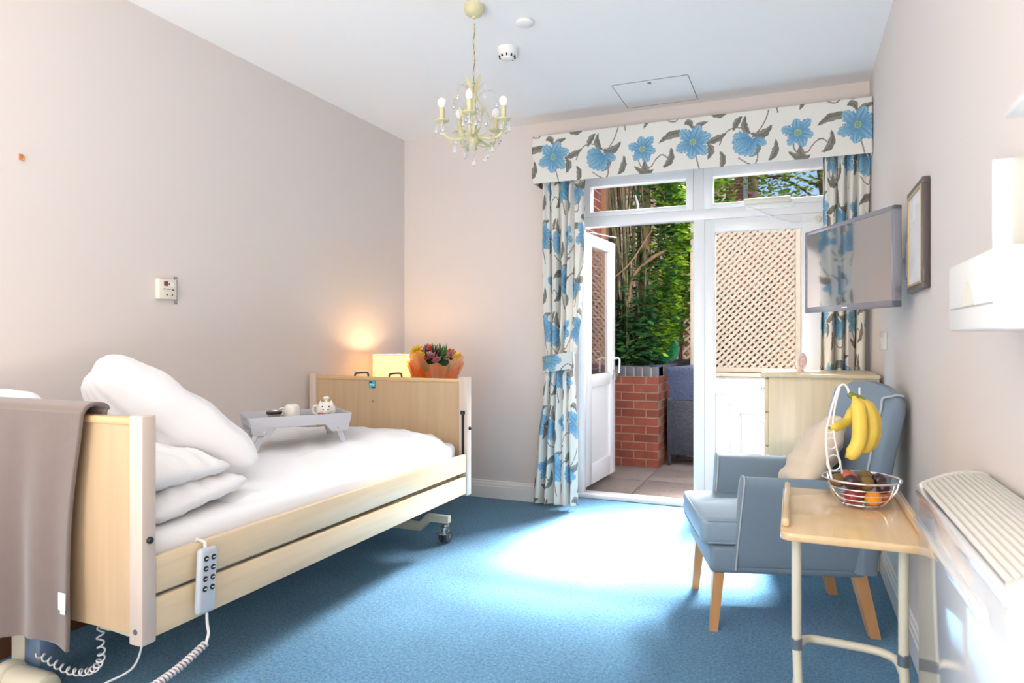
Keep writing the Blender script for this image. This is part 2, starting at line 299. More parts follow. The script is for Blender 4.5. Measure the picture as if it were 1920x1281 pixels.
# ------------------------------------------------------------------ mesh helpers
class MB:
    def __init__(s): s.v = []; s.f = []
    def add(s, vs, fs, mtx=None):
        n = len(s.v)
        s.v += [tuple(mtx @ Vector(v)) if mtx else tuple(v) for v in vs]; s.f += [tuple(i + n for i in f) for f in fs]; return s
    def box(s, x0, x1, y0, y1, z0, z1, bev=0, mtx=None, seg=2):
        bm = bmesh.new(); bmesh.ops.create_cube(bm, size=1)
        for v in bm.verts: v.co = Vector(((x0 + x1) / 2 + v.co.x * (x1 - x0), (y0 + y1) / 2 + v.co.y * (y1 - y0), (z0 + z1) / 2 + v.co.z * (z1 - z0)))
        if bev: bmesh.ops.bevel(bm, geom=bm.edges[:], offset=bev, segments=seg, profile=.5, affect='EDGES')
        bm.verts.index_update(); s.add([v.co[:] for v in bm.verts], [[v.index for v in f.verts] for f in bm.faces], mtx); bm.free(); return s
    def prism(s, poly, axis, a, b, bev=0, mtx=None):
        bm = bmesh.new()
        def p3(p, t): return {'x': (t, p[0], p[1]), 'y': (p[0], t, p[1]), 'z': (p[0], p[1], t)}[axis]
        A = [bm.verts.new(p3(p, a)) for p in poly]; B = [bm.verts.new(p3(p, b)) for p in poly]; n = len(poly)
        bm.faces.new(A); bm.faces.new(B[::-1])
        for i in range(n): bm.faces.new((A[i], B[i], B[(i + 1) % n], A[(i + 1) % n]))
        bmesh.ops.recalc_face_normals(bm, faces=bm.faces[:])
        if bev: bmesh.ops.bevel(bm, geom=bm.edges[:], offset=bev, segments=2, profile=.5, affect='EDGES')
        bm.verts.index_update(); s.add([v.co[:] for v in bm.verts], [[v.index for v in f.verts] for f in bm.faces], mtx); bm.free(); return s
    def tube(s, pts, r, n=10, closed=False, mtx=None, caps=True):
        pts = [Vector(p) for p in pts]; N = len(pts); R = r if isinstance(r, (list, tuple)) else [r] * N
        tang = []
        for i in range(N):
            a = pts[(i - 1) % N] if closed or i > 0 else pts[i]; b = pts[(i + 1) % N] if closed or i < N - 1 else pts[i]
            tang.append((b - a).normalized())
        up = Vector((0, 0, 1)) if abs(tang[0].z) < .9 else Vector((1, 0, 0)); nv = tang[0].cross(up).normalized(); vs = []
        for i in range(N):
            nv = (nv - tang[i] * nv.dot(tang[i])).normalized(); bv = tang[i].cross(nv)
            for k in range(n): a = 2 * PI * k / n; vs.append(pts[i] + (nv * math.cos(a) + bv * math.sin(a)) * R[i])
        fs = []
        for i in range(N if closed else N - 1):
            j = (i + 1) % N
            for k in range(n): fs.append((i * n + k, i * n + (k + 1) % n, j * n + (k + 1) % n, j * n + k))
        if caps and not closed: fs.append(tuple(range(n))[::-1]); fs.append(tuple((N - 1) * n + k for k in range(n)))
        return s.add(vs, fs, mtx)
    def lathe(s, prof, c=(0, 0, 0), n=24, mtx=None, sx=1, sy=1):
        vs = []; fs = []
        for r, z in prof:
            for k in range(n): a = 2 * PI * k / n; vs.append((c[0] + r * math.cos(a) * sx, c[1] + r * math.sin(a) * sy, c[2] + z))
        for i in range(len(prof) - 1):
            for k in range(n): fs.append((i * n + k, i * n + (k + 1) % n, (i + 1) * n + (k + 1) % n, (i + 1) * n + k))
        fs.append(tuple(range(n))[::-1]); fs.append(tuple((len(prof) - 1) * n + k for k in range(n)))
        return s.add(vs, fs, mtx)
    def ball(s, c, r, n=16, m=10, mtx=None):
        if not isinstance(r, (tuple, list)): r = (r, r, r)
        return s.lathe([(r[0] * math.sin(PI * (i + .02) / (m + .04)), -r[2] * math.cos(PI * (i + .02) / (m + .04))) for i in range(m + 1)], c, n, mtx, 1, r[1] / r[0])
    def grid(s, fn, nu, nv, wrapu=False):
        vs = [fn(i / (nu if wrapu else nu - 1), j / (nv - 1)) for j in range(nv) for i in range(nu)]
        fs = [(j * nu + i, j * nu + (i + 1) % nu, (j + 1) * nu + (i + 1) % nu, (j + 1) * nu + i) for j in range(nv - 1) for i in range(nu if wrapu else nu - 1)]
        return s.add(vs, fs)
    def obj(s, name, m, parent=None, smooth=True, kind=None, label=None):
        me = bpy.data.meshes.new(name); me.from_pydata(s.v, [], s.f); me.validate(); me.update()
        bm = bmesh.new(); bm.from_mesh(me); bmesh.ops.recalc_face_normals(bm, faces=bm.faces[:]); bm.to_mesh(me); bm.free()
        me.materials.append(M[m] if isinstance(m, str) else m)
        o = bpy.data.objects.new(name, me); C.objects.link(o)
        if parent is not None:
            o.parent = parent
            if parent.type == 'EMPTY' and not parent.get('_local'): o.matrix_parent_inverse = Matrix.Translation(-Vector(parent.location))
        if smooth:
            for p in me.polygons: p.use_smooth = True
            try: me.set_sharp_from_angle(angle=math.radians(35))
            except Exception: pass
        if kind: o['kind'] = kind
        if label: o['label'] = label
        return o
def tag(o, label, cat, group=None, kind=None):
    o['label'] = label; o['category'] = cat
    if group: o['group'] = group
    if kind: o['kind'] = kind
    return o
LOCALS = []
def thing(name, label, cat, loc, rotz=0, group=None, local=False):
    o = bpy.data.objects.new(name, None); C.objects.link(o); o.location = loc; o.rotation_euler = (0, 0, rotz); o.empty_display_size = .05
    if local: o['_local'] = 1; LOCALS.append(o)
    return tag(o, label, cat, group)
def struct(o): o['kind'] = 'structure'; return o
def mod(o, kind, **k):
    m = o.modifiers.new(kind.lower(), kind)
    for a, b in k.items(): setattr(m, a, b)
    return m
def copy_thing(root, loc, rotz=None, label=None):
    r = root.copy(); C.objects.link(r); r.location = loc
    if rotz is not None: r.rotation_euler = (0, 0, rotz)
    if label: r['label'] = label
    for ch in [c for c in bpy.data.objects if c.parent == root]:
        c2 = ch.copy(); C.objects.link(c2); c2.parent = r
        for g in [g for g in bpy.data.objects if g.parent == ch]:
            g2 = g.copy(); C.objects.link(g2); g2.parent = c2
    return r
def bez(p0, p1, p2, n=12):
    return [tuple((1 - u) ** 2 * a + 2 * u * (1 - u) * b + u * u * c for a, b, c in zip(p0, p1, p2)) for u in [k / (n - 1) for k in range(n)]]
def catmull(P, n=8):
    P = [Vector(p) for p in P]; Q = [P[0] * 2 - P[1]] + P + [P[-1] * 2 - P[-2]]; out = []
    for i in range(1, len(Q) - 2):
        for k in range(n):
            t = k / n; a, b, c, d = Q[i - 1], Q[i], Q[i + 1], Q[i + 2]
            out.append(.5 * ((2 * b) + (c - a) * t + (2 * a - 5 * b + 4 * c - d) * t * t + (3 * b - a - 3 * c + d) * t ** 3))
    out.append(P[-1]); return out
def coil(path, R, r, turns, n=6, per=14):
    P = [Vector(p) for p in path]; L = [0]
    for a, b in zip(P, P[1:]): L.append(L[-1] + (b - a).length)
    N = turns * per; out = []; nv = None
    for i in range(N + 1):
        s = L[-1] * i / N; j = max(k for k in range(len(P) - 1) if L[k] <= s + 1e-9); t = (s - L[j]) / max(1e-9, L[j + 1] - L[j])
        c = P[j].lerp(P[j + 1], t); T = (P[j + 1] - P[j]).normalized()
        if nv is None: nv = T.orthogonal().normalized()
        nv = (nv - T * nv.dot(T)).normalized(); b = T.cross(nv); a = 2 * PI * i / per
        out.append(c + (nv * math.cos(a) + b * math.sin(a)) * R)
    return out

XL, XR, YB, YF, H = -2.79, .415, 4.57, -4.8, 2.70
# ------------------------------------------------------------------ room shell
struct(MB().box(XL - .3, XR + .3, YF - .2, 4.86, -.12, 0).obj('floor', 'carpet', smooth=False))
struct(MB().box(XL - .3, XR + .3, YF - .2, 4.93, H, H + .25).obj('ceiling', 'ceiling', smooth=False))
struct(MB().box(XL - .3, XL, YF, 4.93, 0, H).obj('wall_left', 'wall', smooth=False))
struct(MB().box(XR, XR + .3, YF, 4.93, 0, H).obj('wall_right', 'wall', smooth=False))
OX0, OX1, OZ = -1.475, .275, 2.40
struct(MB().box(XL, OX0, YB, 4.92, 0, H).box(OX1, XR, YB, 4.92, 0, H).box(OX0, OX1, YB, 4.92, OZ, H).obj('wall_back', 'wall', smooth=False))
struct(MB().box(XL, -2.6, YF - .2, YF, 0, H).box(-1.6, XR, YF - .2, YF, 0, H).box(-2.6, -1.6, YF - .2, YF, 0, .7).box(-2.6, -1.6, YF - .2, YF, 2.4, H).obj('wall_front', 'wall', smooth=False))
struct(MB().box(-2.6, -2.54, YF - .12, YF - .05, .7, 2.4).box(-1.66, -1.6, YF - .12, YF - .05, .7, 2.4).box(-2.6, -1.6, YF - .12, YF - .05, .7, .76).box(-2.6, -1.6, YF - .12, YF - .05, 2.34, 2.4).obj('added_rear_window', 'upvc', smooth=False))  # unseen window frame, opening added to let light in from behind
def skirt(name, pts, axis, a, b): return struct(MB().prism(pts, axis, a, b).obj(name, 'gloss_white', smooth=False))
def prof(w0, sgn): return [(w0, 0), (w0 + sgn * .018, 0), (w0 + sgn * .018, .085), (w0 + sgn * .014, .09), (w0 + sgn * .014, .105), (w0 + sgn * .008, .112), (w0 + sgn * .008, .122), (w0, .128)]
skirt('baseboard_left', prof(XL, 1), 'y', YF, YB); skirt('baseboard_right', prof(XR, -1), 'y', YF, YB)
skirt('baseboard_back', prof(YB, -1), 'x', XL, OX0)

# window + door frame
FY0, FY1 = 4.85, 4.92
f = MB()
f.box(OX0, -1.435, FY0, FY1, 0, OZ, .004); f.box(.225, OX1, FY0, FY1, 0, OZ, .004)
f.box(OX0, OX1, FY0, FY1, 2.345, OZ, .004); f.box(OX0, OX1, FY0 - .005, FY1, 1.985, 2.055, .005)
f.box(-.645, -.57, FY0 - .002, FY1, 0, OZ, .005); f.box(OX0, OX1, FY0 - .03, FY1 + .03, 0, .03, .006)
fr = struct(f.obj('trim_1', 'upvc'))
def fanlight(name, x0, x1, stay):
    q = MB(); z0, z1 = 2.055, 2.345; gy0, gy1 = 2.092, 2.274
    gx0, gx1 = (x0 + .062, x1 - .05)
    q.box(x0, gx0, FY0 - .012, FY1, z0, z1, .006); q.box(gx1, x1, FY0 - .012, FY1, z0, z1, .006); q.box(gx0 - .01, gx1 + .01, FY0 - .0112, FY1 - .001, z0, gy0, .006); q.box(gx0 - .01, gx1 + .01, FY0 - .0112, FY1 - .001, gy1, z1, .006)
    o = struct(q.obj(name, 'upvc'))
    MB().box(gx0 - .005, gx1 + .005, 4.885, 4.889, gy0 - .005, gy1 + .005).obj('glass_pane', 'glass', o, smooth=False)
    if stay:
        xs = -1.02
        MB().box(xs - .03, xs + .03, FY0 - .022, FY0 - .012, 2.068, 2.085, .003).tube([(xs, FY0 - .03, 2.075), (xs - .004, FY0 - .04, 2.12), (xs - .022, FY0 - .038, 2.185)], [.006, .008, .006]).obj('stay_handle', 'upvc', o)
    return o
fanlight('window_1', -1.44, -.645, True); fanlight('window_2', -.575, .228, False)
# closed right leaf
q = MB(); X0, X1 = -.57, .225
q.box(X0, -.499, FY0 + .002, FY1 - .01, .03, 1.985, .006); q.box(.045, X1, FY0 + .002, FY1 - .01, .03, 1.985, .006)
q.box(-.51, .06, FY0 + .003, FY1 - .011, 1.895, 1.985, .006); q.box(-.51, .06, FY0 + .003, FY1 - .011, .78, .887, .006); q.box(-.51, .06, FY0 + .003, FY1 - .011, .03, .16, .006)
dr = struct(q.obj('door_1', 'upvc'))
MB().box(-.505, .05, 4.878, 4.882, .88, 1.9).obj('glass_pane', 'glass', dr, smooth=False)
pn = MB().box(-.505, .05, 4.868, 4.9, .15, .79)
for k, (a, d) in enumerate(((.07, .008), (.135, .014))):
    x0, x1, z0, z1 = -.505 + a + .03, .05 - a + .0, .15 + a, .79 - a
    for bx in ((x0, x1, z1 - .012, z1), (x0, x1, z0, z0 + .012), (x0, x0 + .012, z0, z1), (x1 - .012, x1, z0, z1)): pn.box(bx[0], bx[1], 4.868 - d, 4.87, bx[2], bx[3], .003)
pn.obj('door_panel', 'upvc', dr)
# open left leaf, built in local frame: x along leaf, y thickness, hinged at the frame
ang = math.atan2(.70, .05)
LM = Matrix.Translation((-1.443, 4.945, 0)) @ Matrix.Rotation(ang, 4, 'Z')
q = MB(); L = .705
q.box(0, .13, 0, .05, .045, 1.965, .006, LM); q.box(.57, L, 0, .05, .045, 1.965, .006, LM); q.box(.11, .6, .0008, .0492, 1.875, 1.965, .006, LM); q.box(.11, .6, .0008, .0492, .79, .885, .006, LM); q.box(.11, .6, .0008, .0492, .045, .2, .006, LM)
dl = struct(q.obj('door_2', 'upvc'))
MB().box(.12, .58, .023, .027, .88, 1.88, 0, LM).obj('glass_pane', 'glass_leaf', dl, smooth=False)
MB().box(.12, .58, .012, .038, .19, .8, 0, LM).obj('door_panel', 'upvc', dl, smooth=False)
hd = MB().box(.615, .645, -.01, 0, .86, 1.06, .004, LM).tube([LM @ Vector(p) for p in ((.63, -.01, 1.0), (.63, -.05, 1.005), (.63, -.062, .99), (.615, -.062, .88))], .008)
hd.obj('door_handle', 'upvc', dl)
hd = MB().box(.615, .645, .05, .06, .86, 1.06, .004, LM).tube([LM @ Vector(p) for p in ((.63, .06, 1.0), (.63, .10, 1.005), (.60, .105, .995), (.52, .105, .985))], .008)
hd.obj('door_handle', 'upvc', dl)
MB().tube([LM @ Vector((.63, -.012, .9)), LM @ Vector((.63, -.035, .9))], .004).box(.6, .645, -.036, -.032, .82, .89, .001, LM).obj('door_key', 'grey_metal', dl)
MB().tube([(-1.41, 4.935, 1.955), (-1.30, 5.3, 1.96)], .006).obj('door_restrictor', 'grey_metal', dl)

# window opener motor + cable
t = thing('window_opener', 'white electric window opener box screwed to the right fanlight, cable to a round socket', 'window opener', (-.16, 4.83, 2.05))
MB().box(-.31, -.02, 4.79, 4.838, 2.062, 2.098, .006).obj('motor_box', 'ivory', t)
MB().box(-.3, .0, 4.832, 4.840, 2.03, 2.063, .002).ball((-.20, 4.832, 2.042), .004).ball((-.08, 4.832, 2.042), .004).obj('mounting_plate', 'gloss_white', t)
MB().tube(catmull([(-.30, 4.83, 2.06), (-.22, 4.835, 2.02), (-.12, 4.838, 1.965), (0, 4.838, 1.925), (.08, 4.838, 1.93), (.135, 4.838, 1.94)]), .0045).obj('cable', 'plastic', t)
MB().lathe([(.024, 0), (.024, .012), (.018, .018)], n=20, mtx=Matrix.Translation((.141, 4.85, 1.938)) @ Matrix.Rotation(PI / 2, 4, 'X')).ball((.133, 4.832, 1.945), .003).ball((.149, 4.832, 1.945), .003).ball((.141, 4.832, 1.93), .003).obj('round_socket', 'ivory', t)

# ceiling hatch and detectors
t = thing('ceiling_hatch', 'square white access hatch flush in the ceiling above the curtain pelmet', 'hatch', (-.8, 4.27, 2.7))
MB().box(-1.02, -.57, 4.05, 4.488, 2.6975, 2.701).obj('hatch_panel', 'ceiling', t, smooth=False)
g = MB(); e = .0022
for b in ((-1.022, -.568, 4.048, 4.052), (-1.022, -.568, 4.486, 4.490), (-1.022, -1.018, 4.05, 4.49), (-.572, -.568, 4.05, 4.49)): g.box(*b, 2.6965, 2.7005)
g.obj('hatch_gap', 'groove', t, smooth=False)
MB().lathe([(.012, 0), (.012, .004), (.008, .006)], (-.8, 4.085, 2.692), 14).obj('hatch_lock', 'grey_metal', t)
MB().lathe([(.03, 0), (.042, .004), (.044, .012), (.040, .018), (.036, .022)], (-1.2, 3.065, 2.678), 28).obj('x', 'plastic')
o = bpy.data.objects['x']; o.name = 'ceiling_disc'; tag(o, 'flat round white disc on the ceiling, nearer the camera than the smoke detector', 'ceiling fitting')
t = thing('smoke_detector', 'white domed smoke detector with dark slots on the ceiling', 'smoke detector', (-1.4, 3.322, 2.7))
MB().lathe([(.022, -.062), (.03, -.058), (.034, -.050), (.046, -.040), (.05, -.026), (.052, -.02), (.054, -.012), (.054, 0)], (-1.4, 3.322, 2.7), 28).obj('detector_body', 'plastic', t)
g = MB()
for k in range(10): a = k * PI / 5; g.box(.0375, .0455, -.003, .003, -.052, -.040, 0, Matrix.Translation((-1.4, 3.322, 2.7)) @ Matrix.Rotation(a, 4, 'Z'))
g.obj('vent_slot', 'black', t, smooth=False)

# ------------------------------------------------------------------ pelmet and curtains
def cloth(name, fn, nu, nv, uvf, parent=None, thick=.002):
    P = np.array([[fn(i / (nu - 1), j / (nv - 1)) for i in range(nu)] for j in range(nv)], dtype=float)
    U = np.array([[uvf(i / (nu - 1), j / (nv - 1)) for i in range(nu)] for j in range(nv)], dtype=float)
    me = bpy.data.meshes.new(name); vs = P.reshape(-1, 3)
    idx = np.arange(nu * nv).reshape(nv, nu); fs = np.stack([idx[:-1, :-1], idx[:-1, 1:], idx[1:, 1:], idx[1:, :-1]], -1).reshape(-1, 4)
    me.from_pydata(vs.tolist(), [], fs.tolist())
    at = me.color_attributes.new('print', 'FLOAT_COLOR', 'POINT')
    px = (np.floor((U[..., 0] % TW) * RES)).astype(int).reshape(-1) % TILE_L.shape[1]; py = (np.floor((U[..., 1] % TH) * RES)).astype(int).reshape(-1) % TILE_L.shape[0]
    col = np.concatenate([TILE_L[py, px], np.ones((nu * nv, 1))], 1).astype(np.float32); at.data.foreach_set('color', col.reshape(-1))
    me.materials.append(M['fabric'])
    for p in me.polygons: p.use_smooth = True
    o = bpy.data.objects.new(name, me); C.objects.link(o)
    if parent is not None:
        o.parent = parent
        if parent.type == 'EMPTY': o.matrix_parent_inverse = Matrix.Translation(-Vector(parent.location))
    mod(o, 'SOLIDIFY', thickness=thick, offset=0)
    return o
PX0, PX1, PY, PZ0, PZ1 = -1.645, .410, 4.36, 2.222, 2.542
t = thing('pelmet', 'padded floral curtain pelmet with blue flowers and grey leaves above the garden door', 'pelmet', (-.61, 4.57, 2.3))
Lf = PX1 - PX0; dp = YB - PY - .002; tot = Lf + 2 * dp
def pf(u, v):
    s = u * tot; r = .025
    pad = .008 * math.sin(PI * min(1, max(0, v))) ** .4
    if s < dp: x, y = PX0 - 0, YB - .002 - s; return (x + .0 - pad, y, PZ0 + v * (PZ1 - PZ0))
    if s < dp + Lf: return (PX0 + (s - dp), PY - pad, PZ0 + v * (PZ1 - PZ0))
    return (PX1, PY + (s - dp - Lf), PZ0 + v * (PZ1 - PZ0))
cloth('pelmet_face', pf, 620, 84, lambda u, v: (u * tot - dp - .147, .29 + v * .32), t, .006)
MB().box(PX0 + .01, PX1 - .01, PY + .012, YB - .002, PZ1 - .016, PZ1 - .004).obj('top_board', 'linen', t, smooth=False)

def curtain(name, label, x_at, zt, zb, folds, yc, fabw, seed, tie=None):
    t = thing(name, label, 'curtain', (x_at(0.0)[0], yc, zb))
    def fn(u, v):
        z = zt + (zb - zt) * v; x0, x1 = x_at(z); wdt = x1 - x0
        amp = .036 * (1 if not tie else (1 - .45 * math.exp(-((z - tie) / .10) ** 2)))
        amp *= min(1, .55 + v * 1.2)
        ph = folds * 2 * PI * u + .5 * math.sin(3 * v + seed) + .8 * math.sin(7 * u + seed)
        y = yc + amp * math.sin(ph) + .008 * math.sin(ph * 2.3 + seed + v * 4)
        x = x0 + wdt * (u + .035 * math.sin(ph * 1.0 + 1.2)) + .004 * math.sin(9 * v + u * 20)
        return (x, y, z)
    cloth('curtain_cloth', fn, 230, int((zt - zb) / .0042), lambda u, v: (u * fabw + seed * .37, (1 - v) * (zt - zb) + seed * .21), t)
    return t
def xl(z):
    pts = [(2.26, -1.622, -1.325), (1.8, -1.615, -1.33), (1.35, -1.605, -1.345), (1.12, -1.595, -1.375), (.98, -1.588, -1.405), (.80, -1.615, -1.39), (.4, -1.66, -1.378), (.03, -1.69, -1.372)]
    if z >= 2.26: return pts[0][1:]
    for a, b in zip(pts, pts[1:]):
        if z >= b[0]:
            k = (a[0] - z) / (a[0] - b[0]); k = k * k * (3 - 2 * k); return (a[1] + (b[1] - a[1]) * k, a[2] + (b[2] - a[2]) * k)
    return pts[-1][1:]
tl = curtain('curtain', 'full length floral curtain gathered by a tieback, left of the open garden door', xl, 2.30, .03, 5, 4.455, 1.0, 1.0, .98)
def tb(u, v):
    a = u * 2 * PI; z = .945 + v * .115
    cx, cy, rx, ry = -1.497, 4.452, .112, .058
    return (cx + rx * math.cos(a), cy + ry * math.sin(a), z + .02 * math.cos(a))
cloth('tieback', tb, 120, 28, lambda u, v: (u * .6 + .2, v * .115 + .36), tl)
curtain('curtain', 'floral curtain hanging behind the television and the chest of drawers', lambda z: (.150 - .008 * (2.2 - z), .398 - .02 * (2.2 - z)), 2.30, .03, 4, 4.46, .9, 2.3)

# ------------------------------------------------------------------ bed
BX0, BX1, BY0, BY1 = -2.765, -1.68, 1.365, 3.466
bed = thing('care_bed', 'height-adjustable wooden care bed with maple headboard, footboard and two side rails along the left wall', 'bed', (-2.22, 2.42, 0))
def end_board(y0, y1, nm, top):
    ins = (y0 + y1) / 2
    b = MB(); n = 24
    poly = [(BX0 + .045, .33), (BX1 - .045, .33), (BX1 - .045, top)] + [(BX1 - .045 - (BX1 - BX0 - .09) * k / n, top + .004 * math.sin(PI * k / n)) for k in range(1, n)] + [(BX0 + .045, top)]
    b.prism(poly, 'y', ins - .011, ins + .011); o = b.obj(nm, 'maple', bed, smooth=False)
    MB().box(BX0 + .04, BX1 - .04, ins - .017, ins + .017, top - .018, top + .004, .005).obj('top_edging', 'maple_x', o)
    return o
hb = end_board(BY0, BY0 + .05, 'headboard', .940); fb = end_board(BY1 - .05, BY1, 'footboard', .936)
for (y0, y1) in ((BY0, BY0 + .046), (BY1 - .054, BY1)):
    for (x0, x1) in ((BX0, BX0 + .052), (BX1 - .052, BX1)):
        zb = .306 if y0 < 2 else .292
        po = MB().box(x0, x1, y0, y1, zb, .951, .004).obj('corner_post', 'maple_post', bed)
        if x1 == BX1:
            yy = y1 if y0 < 2 else y0
            if y0 > 2: MB().box(BX1 - .034, BX1 - .018, y0 - .0015, y0 + .004, .44, .76, .0, ).tube([(BX1 - .026, y0 - .004, .745), (BX1 - .026, y0 - .004, .765)], .013).obj('rail_channel', 'black', po)
            ym = (y0 + y1) / 2
            MB().ball((BX1 + .003, ym, .60 if y0 < 2 else .665), (.010, .010, .010)).obj('release_knob', 'black', po)
            MB().lathe([(.008, 0), (.008, .002)], n=12, mtx=Matrix.Translation(((x0 + x1) / 2, y0, .345)) @ Matrix.Rotation(PI / 2, 4, 'X')).obj('bolt', 'grey_metal', po)
def rail(x, z0a, z1a, z0b, z1b):
    b = MB(); y0, y1 = BY0 + .048, BY1 - .056
    poly = [(y0, z0a), (y1, z0b), (y1, z1b), (y0, z1a)]
    return b.prism(poly, 'x', x - .011, x + .011, bev=.005).obj('side_rail', 'maple_y', bed)
for x in (BX1 - .016, BX0 + .02):
    rail(x, .438, .545, .423, .524); rail(x, .316, .427, .304, .398)
MB().box(BX0 + .06, BX1 - .05, BY0 + .06, BY1 - .07, .372, .40, .004).obj('mattress_deck', 'maple_y', bed)
u = MB().box(BX0 + .16, BX0 + .20, BY0 + .05, BY1 - .06, .30, .36, .003).box(BX1 - .24, BX1 - .20, BY0 + .05, BY1 - .06, .30, .36, .003)
for y in (1.5, 3.3): u.box(BX0 + .16, BX1 - .2, y, y + .04, .30, .34, .003)
u.obj('under_frame', 'cream_metal', bed)
MB().prism([(-2.14, .36), (-1.73, .36), (-1.73, .325), (-1.80, .295), (-2.14, .32)], 'y', 1.415, 1.50, .006).obj('under_cover', 'cream_metal', bed)
# lifting columns & foot bars with castors
for y in (1.50, 3.36):
    MB().box(-2.470, -2.402, y - .0, y + .07, .07, .40, .004).obj('lift_column_case', 'cream_metal', bed)
    MB().box(-2.404, -2.322, y - .0, y + .06, .07, .38, .012).obj('lift_column', 'blue_lit_steel', bed)
def footbar(y):
    b = MB(); prof2 = [(-1.815, .155), (-1.955, .155), (-2.01, .10), (-2.44, .10), (-2.495, .155), (-2.635, .155), (-2.635, .115), (-2.51, .115), (-2.455, .055), (-1.995, .055), (-1.94, .115), (-1.815, .115)]
    return b.prism(prof2, 'y', y - .02, y + .02, .002).obj('foot_bar', 'cream_metal', bed)
def castor(x, y):
    c = MB(); r = .037
    for s in (-.018, .018): c.lathe([(r * .55, -.009), (r * .9, -.009), (r, -.005), (r, .005), (r * .9, .009), (r * .55, .009)], n=22, mtx=Matrix.Translation((x + s, y, r)) @ Matrix.Rotation(PI / 2, 4, 'Y'))
    o = c.obj('castor', 'dark_grey', bed)
    MB().tube([(x - .03, y, r), (x + .03, y, r)], .012).box(x - .009, x + .009, y - .032, y + .03, .045, .09, .004).lathe([(.02, 0), (.024, .008), (.02, .02)], (x, y, .086), 16).obj('castor_fork', 'grey_metal', o)
    MB().box(x - .022, x + .022, y - .056, y - .02, .066, .074, .003).box(x - .034, x + .034, y - .062, y - .052, .058, .068, .003).obj('brake_lever', 'chrome', o)
footbar(3.46)
MB().box(-2.66, -2.34, 1.95, 1.99, .09, .13, .003).obj('foot_bar', 'cream_metal', bed)
for x, y in ((-1.845, 3.465), (-2.60, 3.465), (-2.64, 1.97)): castor(x, y)
MB().lathe([(.034, 0), (.044, .006), (.047, .03), (.047, .15), (.042, .168), (.03, .176), (.01, .178)], n=26, mtx=Matrix.Translation((-2.365, 1.445, .052)) @ Matrix.Rotation(PI / 2, 4, 'Y')).obj('motor_housing', 'cream_metal', bed)
MB().lathe([(.03, -.03), (.05, -.02), (.054, .0), (.05, .02), (.03, .03)], n=20, mtx=Matrix.Translation((-2.385, 1.445, .056)) @ Matrix.Rotation(PI / 2, 4, 'Y')).obj('motor_housing_end', 'cream_metal', bed)
for xa, xb in ((-2.49, -2.39), (-2.245, -2.155)):
    z = .936; y = 3.50
    MB().tube(catmull([(xa, y, z - .03), (xa + .004, y, z + .012), (xa + .02, y, z + .02), (xb - .02, y, z + .024), (xb - .003, y, z + .016), (xb, y, z - .03)], 5), .006).obj('grab_handle', 'dark_grey', bed)
g = MB(); g.box(-2.335, -2.292, 3.4245, 3.4275, .872, .915, .0); st = g.obj('maker_sticker', mat('teal_sticker', (70, 175, 190), .4), bed, smooth=False)
navy = mat('navy_sticker_band', (22, 60, 120), .4)
MB().box(-2.334, -2.312, 3.4235, 3.4246, .905, .912).obj('sticker_band', navy, st, smooth=False); MB().box(-2.316, -2.294, 3.4235, 3.4246, .874, .881).obj('sticker_band', navy, st, smooth=False)
MB().box(-2.330, -2.298, 3.4235, 3.4246, .889, .899).obj('sticker_text', mat('sticker_text', (180, 225, 225), .4), st, smooth=False)
MB().ball((-2.31, 3.428, .795), (.006, .004, .006)).obj('board_screw', 'grey_metal', fb)
# coiled leads below
MB().tube(coil(catmull([(-2.02, 1.50, .31), (-1.99, 1.47, .24), (-2.0, 1.48, .17), (-2.06, 1.49, .115), (-2.16, 1.485, .10), (-2.29, 1.475, .135)], 6), .010, .003, 17), .0028, 6).obj('coiled_lead', 'plastic', bed)
MB().tube(coil(catmull([(-1.97, 1.54, .31), (-1.93, 1.56, .28), (-1.86, 1.56, .27), (-1.79, 1.54, .285), (-1.75, 1.52, .31)], 6), .010, .003, 11), .0028, 6).obj('coiled_lead', 'plastic', bed)
MB().tube(catmull([(-1.86, 1.52, .31), (-1.87, 1.52, .22), (-1.91, 1.52, .14), (-2.0, 1.51, .085), (-2.1, 1.48, .04), (-2.19, 1.45, .05)], 6), .0035, 6).obj('power_cable', 'plastic', bed)

# mattress, duvet, pillows
def hump(x, y): return 0
o = MB().box(BX0 + .02, BX1 - .045, BY0 + .06, BY1 - .09, .400, .592, .035, seg=4).obj('mattress', 'linen')
tag(o, 'thick mattress in a white fitted sheet on the care bed', 'mattress')
DX0, DX1, DY0, DY1 = BX0 + .012, BX1 - .052, 1.83, BY1 - .075
def wr(x, y):
    rg = lambda q: (1 - abs(math.sin(q))) ** 2.2
    w_ = .004 * math.sin(7 * x + 5 * y + 1.5 * math.sin(3 * y)) + .0055 * rg(5.5 * x - 3.1 * y + 1.3 * math.sin(2.4 * x + 2 * y)) + .005 * rg(8 * y + 3 * x + 1.6 * math.sin(5 * x)) * math.exp(-((x + 1.85) / .3) ** 2)
    w_ += .0035 * rg(13 * x + 9 * y + 2 * math.sin(4 * y)) + .0022 * math.sin(31 * y + 11 * x + 2 * math.sin(9 * x))
    return w_
